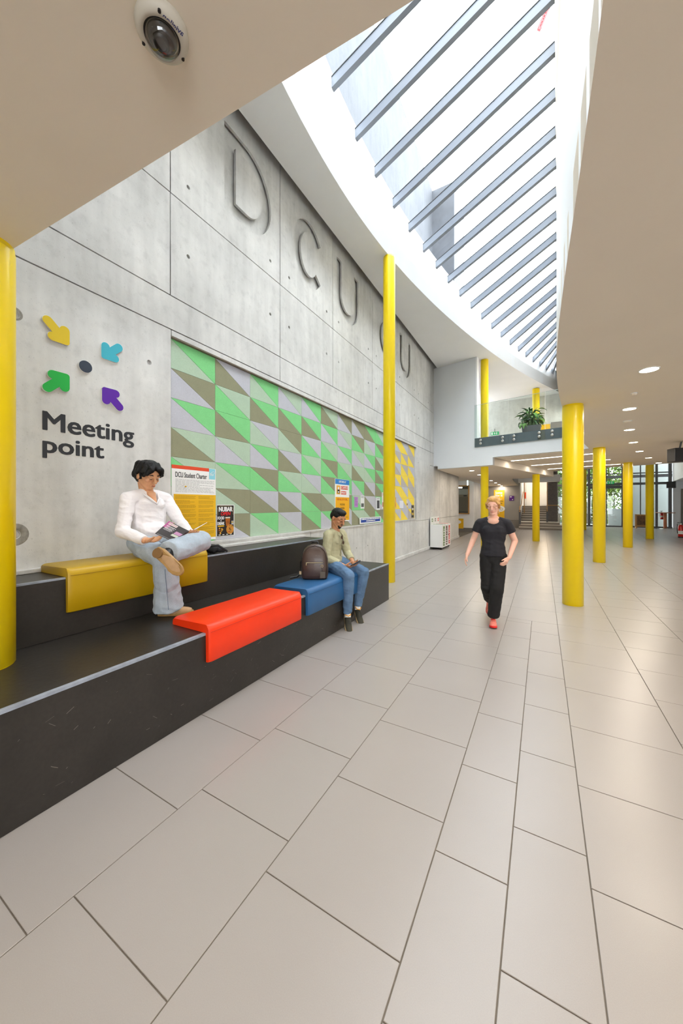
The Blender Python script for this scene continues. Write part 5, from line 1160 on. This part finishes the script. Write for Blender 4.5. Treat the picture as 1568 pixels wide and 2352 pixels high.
hand(B, rwr, (.75,.45,-.12), (-.25,.45,.85), (.4,-.2,.85), (.45,.5,.4), 1.02, .02, (.5,.6)); hand(B, lwr, (.72,-.55,-.2), (-.3,-.35,.85), (.5,.3,.8), (.5,.5,.4), 1.02, .02, (.5,.6))
bpart('body', B.fuse(.0045, 3, .45, 'body'), skin2, p2)
S_ = Blob(); S_.cap(nb_+V((-.02,0,-.05)), ch_+V((0,0,.02)), .11, .155, flat=((0,1,0), .62)); S_.cap(ch_+V((0,0,.02)), pv+V((.01,0,.1)), .158, .145, flat=((0,1,0), .68)); S_.cap(pv+V((.01,0,.12)), pv+V((.03,0,-.02)), .148, .16, flat=((0,1,0), .76), c1=False)
S_.cap(rsh, nb_+V((-.01,-.03,-.035)), .06, .05); S_.cap(lsh, nb_+V((-.01,.03,-.035)), .06, .05)
for s_ in (-1, 1): S_.cap(nb_+V((.03,s_*.06,-.055)), ch_+V((.06,s_*.05,.03)), .045, .06)
S_.cap(nb_+V((.05,0,-.115)), ch_+V((.06,0,.0)), .05, .06)
S_.chain([rsh, rel], [.068,.058]); S_.cap(rel, rel*.30+rwr*.70, .058, .046, c1=False); S_.chain([lsh, lel], [.068,.058]); S_.cap(lel, lel*.30+lwr*.70, .058, .046, c1=False)
bpart('shirt', S_.fuse(.006, 5, .5, 'shirt', folds=.0065, ff=11, crease=1.0), shirtm, p2, 'olive button shirt')
for a, b in ((rwr, rel), (lwr, lel)): part('cuff', MB().tube([a*.72+b*.28, a*.62+b*.38, a*.52+b*.48], [.047,.050,.053], 18), shirtm, p2)
nf = nb_+V((.0,0,-.015))
part('collar', MB().add([nf+V(q) for q in ((-.055,-.05,.045),(.0,-.074,.03),(.055,-.055,.0),(.072,-.008,-.02),(.115,-.03,-.075),(.085,-.075,-.05),(.03,-.098,-.012),(-.06,-.075,.0))], [(0,1,6,7),(1,2,5,6),(2,3,4,5)]).add([nf+V(q) for q in ((-.055,.05,.045),(.0,.074,.03),(.055,.055,.0),(.072,.008,-.02),(.115,.03,-.075),(.085,.075,-.05),(.03,.098,-.012),(-.06,.075,.0))], [(7,6,1,0),(6,5,2,1),(5,4,3,2)]), shirtm, p2)
dkol = mat('shirt_seam', rgb(126, 122, 96), .9)
part('placket', MB().tube([nf+V((.098,0,-.07)), ch_+V((.118,0,.02)), ch_+V((.118,0,-.10)), pv+V((.13,0,.06))], .004, 6), dkol, p2)
for k in range(4): part('button', MB().lathe(tuple(ch_+V((.118,.006,.05-k*.075))), [(.005,0),(.005,.004)], 10, 'x'), M['white'], p2)
J_ = Blob(); J_.cap(rhp, lhp, .105); J_.cap(pv+V((0,0,-.03)), pv+V((.02,0,.04)), .145, .135, flat=((0,1,0), .75))
J_.cap(rhp, rkn, .098, .075); J_.cap(rkn, ran+V((0,0,-.015)), .076, .058, c1=False); J_.cap(lhp, lkn, .098, .075); J_.cap(lkn, lan+V((0,0,-.015)), .076, .058, c1=False)
bpart('jeans', J_.fuse(.006, 4, .5, 'jeans', folds=.0065, ff=11, crease=.9), denim_blue, p2, 'blue jeans')
sock = mat('white_sock', rgb(232, 230, 226), .9)
for a, kn in ((ran, rkn), (lan, lkn)): part('sock', MB().tube([a+V((.0,0,.03)), a+V((.006,-.008,-.03)), a+V((.015,-.02,-.07))], [.042,.041,.04], 14), sock, p2)
olive_sneak = mat('olive_trainer', rgb(58, 56, 44), .75, var=.1); gum = mat('gum_sole', rgb(206, 176, 128), .6); orange_l = mat('orange_lining', rgb(236, 158, 20), .7)
shoe(p2, (-2.180,3.925,.165), (.115,-.13,-.185), (.5,-.5,.8), .29, olive_sneak, gum, 'shoe', 'dark olive trainer nearer the viewer', lace=M['black'], stripe=orange_l, hh=.072, ankle_h=.072)
shoe(p2, (-2.205,4.225,.165), (.13,-.10,-.185), (.55,-.4,.8), .29, olive_sneak, gum, 'shoe', 'dark olive trainer farther from the viewer', lace=M['black'], stripe=orange_l, hh=.072, ankle_h=.072)
Hr = Blob(); h2.ell(Hr, (-.012,0,.05), (.100,.079,.080)); h2.ell(Hr, (.03,0,.092), (.066,.066,.034)); h2.ell(Hr, (-.045,0,.02), (.068,.0765,.075))
bpart('hair', Hr.fuse(.005, 2, .4, 'hair', folds=.002, ff=70), hair_black, p2, 'short black hair')
fade = mat('short_stubble', rgb(70, 52, 42), .8)
face_bits(p2, h2, hair_black, skin2, mat('lips_brown', rgb(158, 92, 78), .5), .0046)
part('moustache', MB().tube([h2.p(.086,-.024,-.058), h2.p(.098,-.01,-.046), h2.p(.101,0,-.044), h2.p(.098,.01,-.046), h2.p(.086,.024,-.058)], [.003,.0055,.0055,.0055,.003], 6), hair_black, p2)
Bd = Blob(); h2.ell(Bd, (.069,0,-.093), (.020,.023,.017)); h2.cap(Bd, (.072,-.028,-.075), (.074,.0,-.098), .009, .012); h2.cap(Bd, (.072,.028,-.075), (.074,0,-.098), .009, .012)
bpart('beard', Bd.fuse(.004, 2, .4, 'beard', folds=.001, ff=80), hair_black, p2, 'short dark chin beard')
sg = part('sunglasses', MB().tube([ch_+V((.135,-.02,.075)), ch_+V((.142,.0,.055)), ch_+V((.142,.015,.02))], .004, 6), M['black'], p2, 'sunglasses hooked on the shirt')
for (dy, dz) in ((-.022,.075), (.016,.0)): part('lens', MB().lathe(tuple(ch_+V((.138,dy,dz))), [(.024,0),(.024,.004),(.018,.006)], 16, 'x'), mat('brown_lens', rgb(70, 40, 24), .15, coat=.6), sg)
# phone
pc_ = V((-2.125,4.085,.775)); ph = thing('phone', 'dark mobile phone held in both hands of the person in the olive shirt', 'phone', pc_)
ax, az = V((.35,.28,.22)).normalized(), V((-.55,.1,.8)).normalized(); az = (az-ax*az.dot(ax)).normalized(); ay = az.cross(ax)
part('case', MB().obox(pc_, ax*.075, ay*.036, az*.0045), M['black'], ph, bev=.004); part('screen', MB().obox(pc_+az*.0048, ax*.071, ay*.033, az*.0004), mat('phone_screen', rgb(60, 66, 80), .1, emit=rgb(120, 130, 150), es=.4), ph)

# ---------------------------------------------------------------- backpack on the blue pad
bc = V((-2.39,3.53,.655)); fwd = V((.50,-.865,0)).normalized(); sd = V((0,0,1)).cross(fwd)
bpk = thing('backpack', 'dark brown leather backpack standing on the blue seat pad', 'backpack', bc)
lea = mat('brown_leather', rgb(72, 54, 46), .38, coat=.15, var=.12, vscale=8, bump=.1, bscale=150)
def bpt(s_, f_, z_): return bc+sd*s_+fwd*f_+V((0,0,z_))
rs = []
for z, w, d0, d1 in ((0,.135,-.06,.055),(.012,.152,-.075,.072),(.05,.162,-.085,.085),(.14,.163,-.088,.09),(.24,.158,-.085,.082),(.31,.145,-.078,.068),(.36,.122,-.068,.052),(.395,.088,-.052,.034),(.412,.045,-.03,.012),(.415,.012,-.012,-.004)):
    rg = []
    for k in range(28):
        a = 2*PI*k/28; c_, s__ = math.cos(a), math.sin(a); e = .62
        x = w*math.copysign(abs(c_)**e, c_); f_ = math.copysign(abs(s__)**e, s__); rg.append(bpt(x, (d1 if f_ > 0 else -d0)*f_, z))
    rs.append(rg)
body_ = part('bag_body', MB().rings(rs), lea, bpk)
gold = mat('brass_zip', rgb(190, 170, 130), .3, metal=.8)
part('pocket_flap', MB().add([bpt(x, .0905+dy, z) for x, dy, z in ((-.105,.0,.212),(.105,.0,.212),(.105,.004,.196),(-.105,.004,.196))]+[bpt(x, .083, z) for x, z in ((-.105,.212),(.105,.212),(.105,.196),(-.105,.196))], [(3,2,1,0),(4,5,6,7),(0,1,5,4),(1,2,6,5),(2,3,7,6),(3,0,4,7)]), mat('dark_brown_trim', rgb(48, 36, 32), .5), bpk)
part('zip', MB().tube([bpt(-.1,.0955,.203), bpt(.1,.0955,.203)], .0028, 6), gold, bpk); part('zip_pull', MB().tube([bpt(-.095,.097,.203), bpt(-.097,.099,.175)], .005, 6), gold, bpk)
part('key_ring', MB().tube([bpt(.09+.014*math.cos(a), .097, .165+.014*math.sin(a)) for a in np.linspace(0, 2*PI, 13)], .0028, 6), gold, bpk)
part('tag', MB().obox(bpt(.098,.098,.06), sd*.030, fwd*.003, V((0,0,.038))), mat('tag_leather', rgb(84, 72, 58), .5), bpk); part('tag_strap', MB().tube([bpt(.09,.097,.15), bpt(.098,.099,.1)], .004, 6), lea, bpk)
part('front_seam', MB().tube([bpt(-.145,.062,.02), bpt(-.152,.064,.15), bpt(-.148,.060,.25), bpt(-.12,.05,.335), bpt(-.07,.042,.382), bpt(0,.034,.40), bpt(.07,.042,.382), bpt(.12,.05,.335), bpt(.148,.060,.25), bpt(.152,.064,.15), bpt(.145,.062,.02)], .004, 6), mat('seam_brown', rgb(50, 38, 34), .5), bpk)
part('handle', MB().tube([bpt(-.04,-.03,.40), bpt(-.03,-.04,.44), bpt(.03,-.04,.44), bpt(.04,-.03,.40)], .010, 8), M['black'], bpk)
for s_ in (-1,): part('strap', MB().tube([bpt(s_*.12,-.07,.30), bpt(s_*.18,-.10,.18), bpt(s_*.175,-.06,.06), bpt(s_*.22,-.02,.014), bpt(s_*.30,.0,.008)], .012, 8), M['black'], bpk)
part('buckle', MB().obox(bpt(-.18,-.04,.06), sd*.014, fwd*.008, V((0,0,.02))), gold, bpk)

# ---------------------------------------------------------------- walking person
R0 = V((-.555, 4.95, 0)); F3 = V((.11, -.994, 0)).normalized(); S3 = V((0,0,1)).cross(F3)
def q3(f, s, u): return R0+F3*f+S3*s+V((0,0,u))
skin3 = skin('skin_fair', rgb(232, 182, 160)); teem = mat('black_tee', rgb(30, 29, 36), .85, var=.1); trm = mat('black_trousers', rgb(20, 19, 20), .85, var=.1)
p3 = thing('person', 'walking person in black top and trousers with one red shoe forward', 'person', R0)
h3 = HeadFrame(q3(.03,0,1.532), F3*.96+S3*-.16+V((0,0,-.16)), (0,0,1), 1.0)
B = Blob(); head(B, h3, .93)
nb_ = q3(0,0,1.375); B.cap(h3.p(-.025,0,-.05), nb_, .046, .052); B.cap(nb_+V((0,0,-.02)), q3(0,0,1.22), .085, .1, flat=(S3, .7)); B.cap(q3(0,0,1.22), q3(0,0,.92), .1, .1, flat=(S3, .6)); B.cap(q3(-.005,-.15,1.305), q3(-.005,.15,1.305), .038)
B.ell(q3(.055,0,1.335), F3, S3, V((0,0,1)), .045, .07, .05)
ra = [q3(-.01,-.165,1.305), q3(-.03,-.245,1.08), q3(.06,-.315,.89)]; la = [q3(-.01,.165,1.305), q3(-.06,.255,1.08), q3(.09,.185,.885)]
B.chain(ra, [.042,.038,.027]); B.chain(la, [.042,.040,.027])
hand(B, ra[2], q3(.10,-.345,.78)-ra[2], S3, F3, (.25,.3,.25), .95, .03, (.4,.3)); hand(B, la[2], q3(.15,.13,.80)-la[2], -S3*.8-F3*.3, F3, (.3,.35,.3), .95, .03, (.4,.3))
fl_ = [q3(0,.068,.90), q3(.13,.045,.49), q3(.06,.0,.10)]; bl_ = [q3(0,-.068,.90), q3(.03,-.07,.48), q3(-.36,-.045,.24)]
B.chain(fl_, [.085,.055,.04]); B.chain(bl_, [.075,.055,.04]); B.cap(fl_[0], bl_[0], .075)
bpart('body', B.fuse(.0045, 3, .45, 'body'), skin3, p3)
T_ = Blob(); T_.cap(q3(-.005,0,1.295), q3(.005,0,1.20), .15, .162, flat=(S3, .60)); T_.cap(q3(.005,0,1.20), q3(0,0,1.04), .166, .132, flat=(S3, .66)); T_.cap(q3(0,0,1.06), q3(0,0,.885), .134, .160, flat=(S3, .80), c1=False)
for s_ in (-1, 1): T_.ell(q3(.055,s_*.06,1.215), F3, S3, V((0,0,1)), .055, .07, .075); T_.cap(q3(-.005,s_*.16,1.310), q3(-.005,s_*.075,1.348), .056, .040)
for a in (ra, la): T_.cap(a[0], a[0]*.5+a[1]*.5, .058, .062, c1=False)
bpart('t_shirt', T_.fuse(.006, 4, .5, 't_shirt', folds=.005, ff=10, crease=.8), teem, p3, 'black short-sleeved top')
L_ = Blob(); L_.cap(fl_[0]+V((0,0,-.01)), bl_[0]+V((0,0,-.01)), .088); L_.cap(q3(0,0,.97), q3(0,0,.86), .128, .148, flat=(S3, .78)); L_.cap(fl_[0]+V((0,0,-.03)), fl_[1], .098, .080); L_.cap(fl_[1], fl_[2]+V((0,0,.012)), .081, .072, c1=False); L_.cap(bl_[0]+V((0,0,-.03)), bl_[1], .098, .080); L_.cap(bl_[1], bl_[2], .083, .078, c1=False)
bpart('trousers', L_.fuse(.006, 4, .5, 'trousers', folds=.0065, ff=9, crease=.8), trm, p3, 'black wide trousers')
redw = mat('red_trainer', rgb(240, 132, 116), .6, var=.3, vscale=60); reds = mat('red_sole', rgb(222, 30, 26), .5)
shoe(p3, tuple(q3(-.02,.0,.004)), tuple(F3), (0,0,1), .26, redw, reds, 'shoe', 'red and white running shoe set down in front', lace=reds, hh=.075, ankle_h=.085, stripe=reds)
shoe(p3, tuple(q3(-.46,-.05,.215)), tuple(F3*.62+V((0,0,-.75))), tuple(V((0,0,.62))+F3*.75), .26, redw, reds, 'shoe', 'red and white running shoe lifted behind', hh=.075, ankle_h=.085)
blond = mat('blond_hair', rgb(206, 158, 92), .5, var=.2, vscale=30, bump=.4, bscale=90, stretch=(3, 3, .6))
Hr = Blob(); h3.ell(Hr, (-.022,0,.046), (.099,.083,.083)); h3.ell(Hr, (-.045,0,.0), (.074,.078,.082)); h3.ell(Hr, (.035,.0,.088), (.055,.066,.038))
for s_ in (-1, 1): h3.cap(Hr, (.06,s_*.012,.098), (.06,s_*.072,.04), .02, .015); h3.cap(Hr, (.03,s_*.078,.03), (.0,s_*.08,-.03), .014, .01)
h3.cap(Hr, (-.11,0,.03), (-.16,.01,-.02), .035, .03); h3.cap(Hr, (-.16,.01,-.02), (-.15,.03,-.12), .03, .018)
bpart('hair', Hr.fuse(.005, 2, .4, 'hair', folds=.003, ff=45), blond, p3, 'blond hair tied back')
face_bits(p3, h3, mat('brow_blond', rgb(150, 108, 70), .7), skin3, mat('lips_pink', rgb(196, 116, 108), .5), .003)
part('bag_strap', MB().tube([q3(.10,.10,1.34), q3(.118,.02,1.2), q3(.11,-.08,1.05)], .004, 6), teem, p3) if False else None
